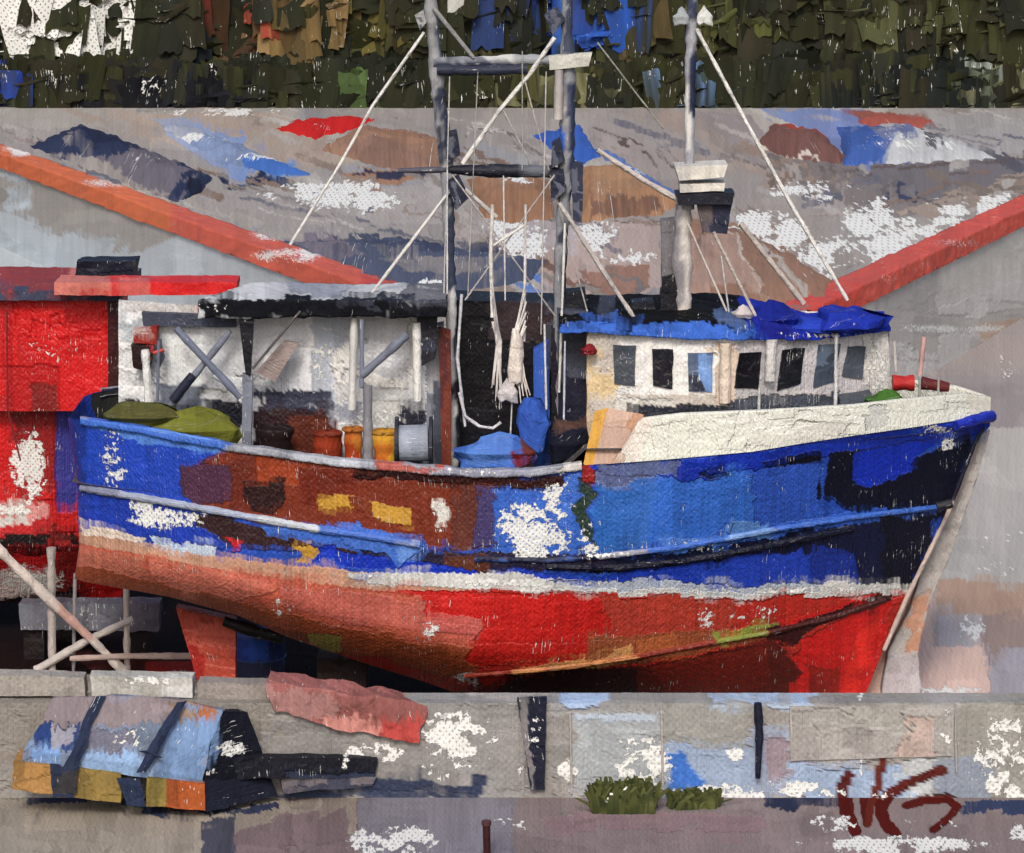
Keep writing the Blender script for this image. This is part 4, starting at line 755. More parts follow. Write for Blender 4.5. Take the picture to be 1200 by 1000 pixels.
Q('panel_step', [(165, 366), (252, 369), (278, 375), (278, 384), (168, 381)][:4] and [(166, 366), (276, 372), (276, 384), (168, 382)], 61.5, M_METAL, boat, (60, 66, 84), .2)
Q('shelter_post', [(279, 368), (297, 368), (294, 442), (288, 440)], 60.95, M_METAL, boat, (20, 20, 28), .2)
Q('shelter_post', [(284, 438), (296, 440), (293, dk(60.9)), (283, dk(60.9))], 60.95, M_METAL, boat, (112, 118, 132), .16)
T('shelter_post', [(431, 452), (431, dk(60.8))], 6, 60.85, M_METAL, boat, (128, 128, 134)); T('shelter_post', [(415, 372), (412, 480)], 4.5, 61.2, M_METAL, boat, (206, 206, 204)); T('shelter_post', [(424, 374), (424, 455)], 2.5, 61.0, M_METAL, boat, (120, 128, 146))
T('shelter_post', [(488, 378), (489, 470)], 5, 61.3, M_PAINT, boat, (222, 222, 216)); T('shelter_post', [(170, 410), (176, 498)], 5, 61.2, M_PAINT, boat, (214, 216, 214)); T('shelter_post', [(186, 400), (184, 495)], 2, 61.1, M_METAL, boat, (104, 110, 126))
T('brace', [(206, 385), (282, 466)], 4.2, 61.1, M_METAL, boat, (104, 112, 132)); T('brace', [(270, 388), (228, 440), (184, 498)], [3.5, 4.5, 4], 61.2, M_METAL, boat, (120, 126, 142)); T('brace', [(226, 440), (202, 470)], 5, 61.05, M_METAL, boat, (34, 38, 58))
T('brace', [(250, 440), (284, 462)], 3, 61.1, M_METAL, boat, (170, 174, 182)); T('brace', [(424, 440), (478, 392)], 5, 61.0, M_METAL, boat, (112, 118, 134)); T('brace', [(296, 432), (352, 365)], 1.6, 60.9, M_METAL, boat, (90, 86, 88))
Q('bench', [(300, 436), (332, 400), (350, 402), (322, 448)], 61.2, M_WOOD, boat, (156, 140, 136), .12)

# ---- masts, yards, blocks
GM = (150, 152, 156)
mast = T('mast', [(502, -80), (505, 10), (514, 110), (524, 200), (528, 350), (533, dk(62.3))], [8, 8, 8.5, 7.5, 6.5, 7], 62.2, M_METAL, boat, GM, [(rect(516, -90, 530, 130), (70, 78, 102)), (rect(514, 100, 540, 190), (48, 54, 74)), (rect(523, 225, 545, 345), (56, 64, 86)), (rect(500, 340, 531, 560), (196, 196, 196)), (rect(531, 380, 550, 560), (34, 34, 44))], sides=12)  # mast strokes paint in the pale left and shaded right sides
T('mast', [(668, -80), (664, 20), (666, 100), (664, 180), (657, 300), (653, 430), (655, dk(62.3))], [5, 6, 9, 9, 7, 6, 6], 62.2, M_METAL, boat, (140, 142, 148), [(rect(664, -90, 690, 70), (60, 68, 90)), (rect(668, 100, 690, 270), (52, 62, 88)), (rect(650, 100, 662, 140), (196, 190, 186)), (rect(658, 270, 680, 350), (50, 56, 74)), (rect(640, 150, 662, 180), (52, 98, 196))], sides=12)
T('mast', [(813, -80), (811, 20), (809, 80), (808, 190), (806, 245)], [5, 6, 7, 6, 8], 62.2, M_METAL, boat, (158, 160, 168), [(rect(808, 60, 830, 135), (40, 46, 72)), (rect(800, 100, 808, 175), (214, 212, 208)), (rect(800, -90, 812, 30), (60, 66, 90))], sides=12)
T('mast', [(801, 240), (799, 300), (801, 372)], [9, 11, 9], 62.3, M_METAL, boat, (214, 206, 198), [(rect(780, 230, 796, 380), (150, 146, 150))], sides=12)
T('yard', [(508, 74), (560, 73), (622, 70), (672, 72)], [6, 7, 6, 5], 62.1, M_METAL, boat, (142, 146, 152), [(rect(510, 74, 625, 95), (56, 62, 82)), (rect(560, 60, 620, 72), (206, 206, 202))]); T('yard', [(512, 82), (556, 83), (618, 81)], 6, 62.0, M_METAL, boat, (44, 50, 68))  # shaded underside painted dark, second bar carries its lower edge
T('yard', [(466, 200), (530, 199), (556, 200), (640, 201), (655, 202)], [3, 4, 7.5, 7, 6], 62.1, M_METAL, boat, (30, 32, 46), [(rect(460, 190, 525, 215), (84, 84, 100)), (rect(600, 190, 640, 215), (96, 100, 112))])
Q('mast_light', [(643, 66), (694, 62), (690, 78), (644, 82)], 61.95, M_METAL, boat, (206, 206, 196), .3); T('mast_light', [(655, 82), (654, 140)], 5, 62.0, M_METAL, boat, (186, 180, 176))
def block_(name, q, D=61.9, c=(34, 38, 58)): Q(name, q, D, M_METAL, boat, c, .3, [([(q[0][0], q[0][1]), (q[0][0] + 8, q[0][1]), (q[3][0] + 8, q[3][1]), (q[3][0], q[3][1])], (88, 92, 108))], step=.035)
block_('pulley_block', [(521, 156), (535, 153), (539, 182), (524, 192)]); block_('pulley_block', [(523, 212), (537, 206), (549, 232), (534, 247)]); block_('pulley_block', [(647, 168), (656, 162), (662, 188), (646, 198)]); block_('pulley_block', [(645, 204), (660, 198), (664, 222), (646, 238)])
block_('pulley_block', [(668, 190), (684, 192), (682, 262), (672, 258)], 62.1, (44, 50, 72)); block_('pulley_block', [(638, 18), (652, 8), (662, 22), (648, 42)], 61.95, (52, 60, 84)); block_('pulley_block', [(486, 18), (496, 12), (500, 26), (492, 36)], 61.95, (170, 170, 168))
lump('masthead_disc', 799, 22, 61.9, .17, .2, .08, (150, 156, 160), boat, M_METAL); lump('masthead_disc', 825, 22, 61.9, .18, .2, .08, (196, 198, 194), boat, M_METAL, seed=4)
m = Mesh().slab([(791, 196), (853, 193), (848, 208), (796, 212)], 61.7, .9, .04); m.slab([(797, 216), (850, 215), (849, 224), (797, 226)], 61.75, .7, .04); m.build('radar_platform', M_METAL, boat, (214, 210, 200), [(rect(780, 190, 810, 230), (190, 186, 180))])
Q('radar_platform', [(792, 228), (861, 226), (858, 240), (795, 240)], 61.7, M_METAL, boat, (28, 30, 44), .8); Q('radar_box', [(817, 240), (858, 238), (852, 274), (824, 272)], 61.9, M_METAL, boat, (40, 44, 66), .4, [(rect(812, 238, 835, 275), (100, 90, 92))])
Q('exhaust_pipe', [(775, 258), (792, 256), (791, 352), (776, 352)], 62.4, M_METAL, boat, (110, 108, 114), .3); Q('exhaust_pipe', [(776, 326), (798, 320), (798, 374), (776, 374)], 62.2, M_METAL, boat, (20, 20, 28), .3)
# ---- stays
WR = (222, 220, 214)
def stay(a, b, r=1.7, D=62.0, c=WR, mid=None): return T('stay', [a] + (mid or []) + [b], r, D, M_PAINT, boat, c, sides=6)
stay((497, 38), (340, 287), 1.8, mid=[(436, 125), (400, 190)]); stay((536, 212), (434, 346), 1.9); stay((650, 44), (542, 192), 2.6, mid=[(620, 88), (585, 130)]); stay((816, 34), (993, 352), 2.3, mid=[(870, 135), (930, 245)])
stay((700, 50), (778, 152), 1.0, c=(150, 150, 140)); stay((508, 10), (555, 68), 2.6, c=(140, 140, 140)); stay((700, 176), (798, 236), 3.2, c=(196, 186, 180), mid=[(755, 212)])
stay((545, 222), (582, 255), 2.4, c=(196, 192, 188)); stay((655, 238), (757, 394), 2.6, 61.6, (186, 180, 176), mid=[(705, 315)]); stay((590, 130), (622, 192), 1.0, c=(180, 176, 170)); stay((836, 272), (886, 372), 2.0, 61.9, (190, 180, 172)); stay((868, 262), (942, 356), 3.2, 62.1, (186, 176, 168)); stay((806, 262), (852, 366), 1.2, 61.9, (206, 200, 194))
stay((577, 240), (577, 372), 2.4, 61.5, (214, 210, 204), mid=[(575, 300)]); stay((616, 240), (614, 400), 1.6, 61.5, (206, 200, 196)); stay((662, 262), (655, 460), 1.5, 61.7); stay((524, 200), (524, 345), 1.0, 61.8, (206, 206, 206)); stay((612, 60), (612, 200), .6, 61.9, (170, 170, 165))
stay((541, 345), (545, 500), 1.8, 61.4, (196, 198, 206), mid=[(536, 420)]); stay((845, 300), (855, 372), 1.0, 61.8, (190, 190, 186))
stay((538, 460), (587, 495), 1.8, 61.3, (206, 206, 210), mid=[(545, 488), (562, 500), (578, 502)]); stay((600, 470), (596, 560), 1.0, 61.2, (196, 196, 196)); stay((662, 400), (660, 545), 1.2, 61.0, (190, 196, 210)); stay((638, 380), (640, 480), 1.4, 61.2, (210, 210, 210)); stay((575, 290), (618, 262), 1.6, 61.6)
stay((527, 90), (520, 350), .8, 61.9, (190, 188, 184)); stay((560, 84), (548, 350), .7, 61.9, (170, 168, 166)); stay((640, 84), (634, 392), .8, 61.7, (196, 192, 188)); stay((612, 84), (690, 372), .9, 62.0, (182, 176, 170)); stay((530, 205), (650, 370), .9, 61.9, (176, 170, 166)); stay((650, 205), (545, 352), .9, 61.8, (180, 174, 170)); stay((590, 206), (592, 352), 1.0, 61.6, (206, 202, 198))
rp = Mesh()
rr_ = random.Random(8)
for k in range(13):
    x = rr_.choice([577, 616]) + rr_.uniform(-1, 1); rp.tube([P(x, rr_.uniform(330, 385), 61.42), P(594 + (x - 594) * .5 + rr_.uniform(-4, 4), 400, 61.3), P(600 + (x - 597) * .9 + rr_.uniform(-6, 6), 470 + rr_.uniform(-20, 15), 61.2)], [.016, .03, .008], 6, .12)
rp.tube([P(602, 385, 61.2), P(606, 420, 61.15), P(598, 465, 61.2)], [.03, .09, .03], 10, .08)
rp.build('hoisting_ropes', M_CLOTH, boat, (206, 200, 196), [(rect(596, 390, 625, 480), (220, 212, 204)), (rect(580, 330, 600, 400), (150, 146, 150))], smooth=True)
lump('rope_hank', 604, 425, 61.2, .16, .62, .12, (216, 206, 196), boat, M_CLOTH, seed=7)
lump('rope_hank', 594, 462, 61.15, .22, .24, .12, (196, 190, 190), boat, M_CLOTH, seed=4)
LI = []
for x in np.linspace(84, 700, 60):
    p = sheer_pt(x); p[1] = 2 * YC - p[1] - .09; LI.append(p)
Mesh().patch([LI, [np.array([p[0], p[1], Z_DECK - .05]) for p in LI]], .1).build('bulwark_lining', M_METAL, boat, (36, 38, 46), [(rect(60, 400, 280, 500), (40, 42, 40))])
# rudder and keel skeg under the counter
def hb(x): return float(interp(x, BOT))
Q('rudder', [(206, 712), (276, 728), (276, 804), (232, 800)], 62.4, M_PAINT, boat, (190, 74, 56), .35, [(rect(206, 760, 240, 815), (176, 40, 32)), (rect(225, 730, 280, 760), (204, 88, 70)), (rect(220, 715, 250, 730), (150, 54, 36))])
T('propeller_shaft', [(262, 728), (300, 741), (332, 748)], 7, 62.0, M_METAL, boat, (26, 18, 20))
# bow winch and fittings
T('bow_winch', [(1046, 449), (1071, 449)], 9, 61.9, M_METAL, boat, (176, 36, 34)); T('bow_winch', [(1080, 449), (1112, 454)], [9, 5], 62.1, M_METAL, boat, (96, 32, 34))
for x, y in ((1050, 440), (1078, 446), (1100, 446), (1030, 455)): T('rail_post', [(x, y - 4, 62.0), (x - 1, 478, 62.0)], 1.5, 62, M_METAL, boat, (150, 152, 150))
T('bow_rail', [(1048, 400), (1050, 438)], 2.2, 62.4, M_METAL, boat, (196, 190, 186)); T('bow_rail', [(1083, 395), (1078, 440)], 3, 62.5, M_METAL, boat, (200, 160, 156))
Q('hatch_coaming', [(985, 468), (1022, 462), (1022, 486), (985, 490)], 61.7, M_METAL, boat, (74, 82, 92), .5)

# =================================================================== THINGS ABOARD
o = lump('fishing_net', 232, 506, 60.95, 1.0, .42, .5, (88, 92, 32), None, M_CLOTH, [(rect(140, 470, 200, 500), (90, 88, 40)), (rect(180, 480, 290, 520), (112, 116, 40))]); tag(o, 'olive green fishing net piled on the stern deck under the white panels', 'fishing net')
o = lump('fishing_net', 165, 490, 60.95, .85, .28, .4, (84, 84, 42), None, M_CLOTH, seed=6); tag(o, 'flat dark olive net at the very stern of the trawler', 'fishing net')
def basket(cx, top, D, w, h, base, label, st=()):
    b = P(cx, pyz(Z_DECK, D), D); t = thing('basket', label, 'basket', b, 'baskets on the trawler deck')
    r0 = w * D / F / 2; zt = P(cx, top, D)[2]
    m = Mesh(); m.tube([np.array([b[0], D, Z_DECK]), np.array([b[0], D, zt])], [r0 * .8, r0], 16, .08, jit=.01); m.build('body', M_CLOTH, t, base, st, smooth=True)
    th = np.linspace(0, 2 * math.pi, 22); Mesh().tube([np.array([b[0] + r0 * math.cos(a), D + r0 * math.sin(a), zt]) for a in th], .035, 6, .1).build('rim', M_METAL, t, tuple(int(c * .8) for c in base), smooth=True)
    if False: Mesh().tube([np.array([b[0] + r0 * math.cos(a), D, zt + .22 * math.sin(a)]) for a in np.linspace(0, math.pi, 12)], .02, 6, .1).build('handle', M_METAL, t, (120, 110, 100), smooth=True)
basket(414, 503, 60.9, 24, 30, (196, 116, 40), 'amber basket left of the grey shelter post', [(rect(395, 515, 425, 560), (176, 62, 24))]); basket(452, 506, 60.9, 30, 30, (212, 150, 44), 'yellow and orange basket right of the grey shelter post', [(rect(436, 520, 470, 560), (196, 84, 28)), (rect(455, 500, 470, 540), (222, 160, 40))]); basket(384, 508, 61.1, 32, 30, (140, 48, 24), 'rust red basket at the left of the deck baskets')
basket(322, 503, 61.1, 40, 30, (36, 22, 24), 'nearly black basket below the grey bench on deck')
o = lump('tarpaulin', 586, 532, 60.8, .85, .36, .45, (66, 112, 205), None, M_CLOTH, [([(605, 500), (640, 510), (640, 545), (615, 545)], (110, 62, 52)), ([(600, 528), (625, 530), (630, 545), (600, 545)], (140, 34, 34)), (rect(545, 500, 600, 545), (84, 130, 215))]); tag(o, 'crumpled blue tarpaulin on the trawler deck below the hoisting ropes', 'tarpaulin')
o = lump('tarpaulin', 624, 505, 61.1, .34, .62, .3, (52, 92, 190), None, M_CLOTH, seed=9); tag(o, 'upright blue tarpaulin bundle against the blue vent trunk', 'tarpaulin')
o = lump('net_bundle', 664, 524, 60.8, .45, .5, .4, (20, 22, 40), None, M_CLOTH, [([(640, 490), (690, 480), (690, 500), (650, 510)], (84, 60, 52))], seed=3); tag(o, 'dark navy bundle of net tucked beside the wheelhouse corner', 'fishing net')
cb = P(704, 520, 60.75); t = thing('hatch_board', 'beige hatch board with an ochre edge leaning against the wheelhouse', 'hatch board', np.array([cb[0], cb[1], Z_FORE]))
Mesh().slab([(712, 478), (754, 486), (733, 552), (694, 549)], [60.4, 60.4, 60.02, 60.0], .08, .035).build('board', M_WOOD, t, (192, 160, 142), [(rect(735, 480, 760, 560), (186, 140, 110))])
Mesh().slab([(697, 482), (712, 478), (694, 549), (684, 544)], [60.38, 60.38, 60.02, 60.0], .08, .035).build('edge_strip', M_WOOD, t, (206, 152, 60))
cb = P(168, 410, 61.3); t = thing('outboard_engine', 'red and black outboard engine hanging on the white panel of the trawler', 'outboard engine', cb)
Mesh().slab([(157, 386), (184, 384), (184, 404), (156, 402)], 61.25, .3, .03, .03).build('cowling', M_METAL, t, (150, 34, 24), [(rect(150, 380, 175, 392), (210, 180, 176))]); Mesh().slab([(153, 404), (180, 404), (175, 434), (156, 432)], 61.3, .25, .03, .03).build('body', M_METAL, t, (34, 14, 14), [(rect(178, 400, 190, 412), (190, 60, 60))])
T('mounting_bar', [(186, 398, 61.3), (190, 418, 61.3), (184, 430, 61.3)], 3.2, 61.3, M_METAL, t, (90, 96, 112)); T('steering_arm', [(180, 414), (192, 410)], 2, 61.1, M_METAL, t, (200, 70, 66)); T('bracket', [(172, 384, 61.5), (172, 430, 61.5)], 3, 61.5, M_METAL, t, (70, 74, 88))
o = lump('plant_sprig', 1040, 470, 61.6, .42, .2, .3, (58, 100, 34), None, M_LEAF); tag(o, 'green net roll lying behind the white bow bulwark', 'net roll'); o.name = 'net_roll'

# =================================================================== RED BOAT ASTERN
RED = (206, 30, 30)
rb = thing('red_boat', 'bright red steel boat with red cabin lying behind the stern of the blue trawler', 'boat', P(0, pyz(Z_FLOOR, 68), 68))
xs_ = [-230, -120, 0, 60, 110, 150, 185]; tp = [P(x, y, D) for x, y, D in zip(xs_, [470, 472, 474, 478, 482, 490, 500], [66.6, 66.4, 66.4, 66.5, 66.8, 67.4, 68.4])]
md = [P(x, 640, D) for x, D in zip([-230, -120, 0, 55, 100, 135, 165], [66.7, 66.5, 66.5, 66.6, 66.9, 67.5, 68.4])]
bt = [P(x, 706, D) for x, D in zip([-230, -120, 0, 50, 90, 120, 140], [68.2, 68, 68, 68, 68.1, 68.3, 68.5])]
fb = [mirror(p[None])[0] if False else np.array([p[0], 137.2 - p[1], p[2]]) for p in tp]; fm = [np.array([p[0], 137.2 - p[1], p[2]]) for p in md]; fbt = [np.array([p[0], 137.2 - p[1], p[2]]) for p in bt]
m = Mesh().patch([tp, md, bt, fbt, fm, fb, tp], .05)
m.build('hull', M_PAINT, rb, RED, [(rect(-60, 440, 60, 560), (210, 26, 28)), (rect(18, 455, 66, 520), (136, 30, 28)), (rect(30, 480, 80, 570), (150, 26, 28)), (rect(20, 520, 40, 600), (170, 24, 28)), (rect(66, 480, 90, 600), (60, 60, 150)), (rect(-60, 588, 50, 606), (208, 204, 198)), ([(30, 585), (60, 590), (55, 605), (30, 605)], (216, 140, 136)), (rect(-60, 606, 70, 628), (200, 40, 42)), (rect(-60, 626, 90, 650), (22, 12, 14)), (rect(-60, 650, 80, 690), (200, 30, 36)), (rect(-60, 675, 75, 700), (222, 200, 196)), (rect(-60, 700, 240, 720), (26, 20, 24)), (rect(66, 640, 100, 700), (150, 34, 34))],
  [(32, 550, 17, 34, .9), (30, 682, 34, 16, .8), (10, 597, 30, 6, .7), (68, 523, 3, 3, .9)], streak=.12)
cz = lambda y, D: P(0, y, D)[2]
m = Mesh(); a, b = P(-200, 350, 65.9), P(128, 350, 65.9); zz = cz(482, 65.9)
m.block(a, b, np.array([b[0], 65.9, zz]), np.array([a[0], 65.9, zz]), 3.2, .05); cab = m.build('cabin', M_PAINT, rb, (212, 24, 26), [(rect(-60, 345, 5, 480), (198, 26, 28)), (rect(20, 395, 40, 430), (196, 24, 26)), (rect(60, 370, 70, 380), (190, 30, 30)), (rect(0, 430, 70, 490), (190, 24, 26)), (rect(36, 448, 68, 490), (130, 30, 26))], [(72, 408, 50, 12, .28)], streak=.08, patch=.06)
m = Mesh(); p = P(126, 342, 65.7); m.block(P(126, 340, 65.7), P(140, 340, 65.7), P(139, 492, 65.7), P(127, 492, 65.7), .5, .05); m.build('corner_post', M_METAL, rb, (56, 18, 18))
m = Mesh(); f0, f1 = P(-200, 340, 65.6), P(142, 342, 65.6); l0, l1 = P(-200, 353, 65.6), P(142, 352, 65.6); m.block(f0, f1, l1, l0, 3.6, .06, .03); m.build('cabin_roof', M_METAL, rb, (60, 64, 84), [(rect(-200, 300, 80, 341), (146, 44, 38)), (rect(80, 300, 150, 341), (196, 110, 100)), (rect(-200, 342, 150, 360), (56, 60, 84))])
m = Mesh(); m.block(P(64, 331, 65.0), P(277, 331, 65.0), P(275, 346, 65.0), P(64, 346, 65.0), 1.0, .05, .03); m.build('derrick_boom', M_METAL, rb, (206, 52, 50), [(rect(60, 310, 130, 350), (198, 110, 98)), (rect(175, 320, 280, 350), (214, 28, 30)), (rect(140, 325, 175, 350), (206, 90, 84))])
T('hand_rail', [(8, 365), (9, 480), (24, 540)], 1, 65.6, M_METAL, rb, (120, 36, 40))
m = Mesh(); m.slab([(90, 307), (158, 307), (155, 327), (86, 326)], 66.5, .9, .04, .04); m.build('roof_hatch', M_METAL, rb, (20, 22, 40)); 
T('hatch_stay', [(105, 322, 66.8), (105, 345, 66.8)], 3, 66.8, M_METAL, rb, (30, 30, 44)); T('hatch_stay', [(140, 322, 66.8), (140, 345, 66.8)], 3, 66.8, M_METAL, rb, (30, 30, 44))
for i, x in enumerate((-60, 60)):
    o = Mesh().block(P(x - 25, 700, 67.6), P(x + 25, 700, 67.6), P(x + 25, pyz(Z_FLOOR, 67.6), 67.6), P(x - 25, pyz(Z_FLOOR, 67.6), 67.6), 1.2, .1).build('keel_block', M_WOOD, None, (30, 20, 20)); tag(o, ['dark timber keel block under the red boat, cut by the photo edge', 'dark timber keel block under the right end of the red boat'][i], 'keel block', 'keel blocks under the boats')
for i, (x, lab) in enumerate(((400, 'under the after part of the trawler'), (620, 'under the middle of the trawler'), (900, 'under the forward part of the trawler'))):
    zt = float(near[-1, int(np.clip((x - 84) / 922. * 759, 0, 759))][2]); zt = P(x, float(interp(x, BOT)), YC - .3)[2] - .02
    zt = max(zt, Z_FLOOR + .12)
    c = P(x, 0, YC - .6)[0]; o = Mesh().block(v3(c - .5, YC - .5, zt), v3(c + .5, YC - .5, zt), v3(c + .5, YC - .5, Z_FLOOR), v3(c - .5, YC - .5, Z_FLOOR), 1.0, .15).build('keel_block', M_WOOD, None, (40, 24, 22)); tag(o, 'dark timber keel block ' + lab, 'keel block', 'keel blocks under the boats')
# timber baulk and trestle below the stern
o = Mesh().slab([(22, 708), (187, 707), (186, 740), (24, 738)], 66.0, .5, .05, .03).build('steel_beam', M_METAL, None, (98, 100, 112), [(rect(20, 700, 120, 742), (110, 112, 122)), (rect(150, 700, 190, 742), (96, 90, 104))], [(100, 722, 40, 10, .3)]); tag(o, 'grey steel beam lying level behind the white trestle', 'beam')
m = Mesh()
for x in (40, 165):
    o = Mesh().block(P(x - 12, 738, 66.1), P(x + 12, 738, 66.1), P(x + 12, pyz(Z_FLOOR, 66.1), 66.1), P(x - 12, pyz(Z_FLOOR, 66.1), 66.1), .3, .1).build('keel_block', M_WOOD, None, (26, 16, 18)); tag(o, 'dark timber chock holding the %s end of the grey steel beam' % ('outer' if x < 100 else 'inner'), 'chock', 'chocks under the grey beam')
t = thing('trestle', 'whitewashed pole trestle with crossed braces standing below the trawler stern', 'trestle', P(90, 792, 65))
CR = (206, 194, 186)
T('pole', [(60, 642), (61, 788)], 5, 65.0, M_WOOD, t, (176, 166, 160)); T('pole', [(88, 672), (86, 791)], 2.2, 65.2, M_WOOD, t, (140, 134, 136)); T('pole', [(148, 690), (149, 793)], 4, 65.0, M_WOOD, t, (196, 184, 174))
T('brace', [(-8, 638), (60, 705), (110, 752), (150, 792)], [6, 6, 4.5, 5.5], 64.8, M_WOOD, t, CR, [(rect(60, 690, 110, 750), (190, 150, 140))]); T('brace', [(42, 786), (100, 752), (156, 725)], [5, 4.5, 3.5], 64.9, M_WOOD, t, (190, 182, 176)); T('rail', [(82, 772), (150, 769), (262, 769)], [3, 3.5, 3.8], 64.7, M_WOOD, t, (180, 158, 148))
b = P(305, pyz(Z_FLOOR, 64.6), 64.6); t = thing('oil_drum', 'blue oil drum standing in the shadow under the trawler stern', 'drum', b)
r0 = 29 * 64.6 / F; ztop = P(305, 742, 64.6)[2]; m = Mesh(); m.tube([np.array([b[0], b[1], Z_FLOOR]), np.array([b[0], b[1], ztop])], r0, 24, .06, jit=0); m.build('body', M_METAL, t, (44, 88, 196), [(rect(270, 740, 290, 830), (34, 66, 160)), (rect(318, 740, 340, 830), (40, 60, 120)), (rect(270, 775, 340, 830), (50, 56, 90))], smooth=True)
for zz in (Z_FLOOR + .03, (Z_FLOOR + ztop) / 2, ztop):
    Mesh().tube([np.array([b[0] + (r0 + .01) * math.cos(a), b[1] + (r0 + .01) * math.sin(a), zz]) for a in np.linspace(0, 2 * math.pi, 30)], .025, 6, .1, jit=0).build('hoop', M_METAL, t, (60, 84, 150), smooth=True)
# shores at the bow
def shore(pts, w, D0, D1, base, label, strokes=()):
    m = Mesh(); n = len(pts)
    L = []; Rr = []
    for i, (x, y) in enumerate(pts):
        D = D0 + (D1 - D0) * i / (n - 1); wi = w[i]
        L.append(P(x - wi, y, D)); Rr.append(P(x + wi, y, D))
    bkL = [p + [0, .4, 0] for p in L]; bkR = [p + [0, .4, 0] for p in Rr]
    A = np.array([bkL, L, Rr, bkR, bkL]).transpose(1, 0, 2); m.patch(A, .05, jit=.03)
    m.patch([[bkL[0], bkR[0]], [L[0], Rr[0]]], .06); m.patch([[L[-1], Rr[-1]], [bkL[-1], bkR[-1]]], .06)
    o = m.build('shore_prop', M_WOOD, None, base, strokes, [(1130, 560, 10, 40, .2)], streak=.08); tag(o, label, 'prop', 'props at the trawler bow'); return o
fl = pyz(Z_FLOOR, 62.9)
shore([(1144, 506), (1122, 580), (1100, 650), (1078, 710), (1058, 765), (1056, 810), (1056, fl)], [17, 17, 14, 10, 18, 23, 22], 63.1, 62.9, (176, 170, 166), 'broad pale grey prop leaning against the stem of the trawler', [([(1120, 530), (1150, 530), (1120, 600), (1100, 600)], (164, 152, 150)), ([(1130, 500), (1165, 500), (1160, 520), (1125, 520)], (150, 152, 160)), ([(1070, 700), (1092, 690), (1084, 765), (1066, 765)], (186, 138, 112)), (rect(1030, 770, 1080, 840), (178, 172, 176))])
shore([(1086, 640), (1060, 700), (1036, 765), (1020, fl)], [8, 9, 9, 13], 63.3, 63.2, (216, 184, 170), 'narrow pinkish prop close against the red forefoot of the trawler')

# =================================================================== FOREGROUND THINGS
t = thing('wrapped_bundle', 'long blue-grey wrapped bundle with dark straps on ochre timbers in the foreground', 'bundle', P(130, 940, 49.4))
base_f = [(18, 925), (80, 934), (160, 944), (240, 950)]; timb = [(26, 893), (90, 900), (160, 910), (240, 919)]; low = [(28, 880), (88, 886), (160, 898), (238, 914)]
shd = [(52, 842), (110, 848), (175, 856), (246, 872)]; top_ = [(62, 818), (130, 815), (200, 818), (262, 832)]
PP = lambda L, D: [P(x, y, d) for (x, y), d in zip(L, np.linspace(D, D - .0, len(L)))]
bk_ = [p + np.array([0, .55, -.15]) for p in PP(top_, 49.45)]; gb = [np.array([p[0], p[1] + .05, Z_APRON]) for p in bk_]
rows = [bk_, PP(top_, 49.35), PP(shd, 49.08), PP(low, 48.98), PP(timb, 49.0)]
m = Mesh().patch(rows, .022, jit=.03); m.patch([bk_, gb], .1)
m.build('cover', M_CLOTH, t, (120, 134, 160), [([(55, 810), (150, 812), (120, 850), (48, 850)], (132, 120, 124)), ([(100, 815), (215, 815), (200, 850), (110, 850)], (136, 124, 128)), ([(195, 820), (255, 825), (245, 850), (222, 856), (208, 845)], (146, 122, 100)), ([(228, 822), (252, 822), (246, 850), (234, 855)], (160, 96, 60)),
  ([(42, 848), (95, 848), (85, 885), (40, 870)], (38, 62, 122)), ([(36, 875), (70, 875), (72, 900), (36, 895)], (120, 158, 215)), ([(95, 855), (170, 855), (160, 890), (90, 885)], (112, 112, 130)), ([(88, 882), (180, 895), (178, 915), (88, 908)], (140, 172, 215)), ([(160, 848), (205, 848), (180, 890), (158, 890)], (104, 118, 140)), ([(195, 852), (262, 835), (250, 915), (180, 915)], (112, 142, 185)), ([(60, 850), (90, 850), (80, 872), (60, 880)], (150, 150, 165))], [(150, 862, 26, 16, .35)], seed=77, patch=.12, rag=5)
mt = Mesh()
for (xa, xb, c) in ((15, 64, (170, 126, 70)), (84, 142, (146, 122, 62)), (172, 196, (138, 120, 58)), (194, 240, (176, 84, 36))):
    ya, yb = interp(xa, timb), interp(xb, timb)
    Mesh().block(P(xa, ya, 48.93), P(xb, yb, 48.93), P(xb, interp(xb, base_f), 48.93), P(xa, interp(xa, base_f), 48.93), .7, .03, .02).build('timber', M_WOOD, t, c, [(rect(xa, 890, xa + 14, 950), tuple(int(v * .85) for v in c))])
for pts, w in (([(118, 816), (104, 845), (92, 880), (80, 905), (78, 930)], [7, 6, 7, 10, 11]), ([(214, 822), (196, 850), (178, 882), (166, 905)], [6, 6, 7, 5]), ([(150, 912), (160, 945)], [14, 10]), ([(64, 895), (74, 935)], [6, 12]), ([(170, 880), (186, 888)], [9, 5])):
    m = Mesh(); A = []
    for (x, y), wi in zip(pts, w):
        d = float(np.interp(y, [815, 850, 890, 950], [49.3, 49.0, 48.86, 48.86])); A.append([P(x - wi, y, d), P(x, y, d - .04), P(x + wi, y, d)])
    m.patch(A, .03, jit=.03).build('strap', M_CLOTH, t, (38, 48, 74), [(rect(60, 900, 100, 930), (54, 54, 58))])
m = Mesh(); e = [P(240, 952, 48.95), P(240, 905, 48.96), P(248, 868, 49.02), P(262, 834, 49.3)]; e2 = [P(326, 932, 49.75), P(312, 895, 49.75), P(300, 862, 49.75), P(290, 835, 49.75)]
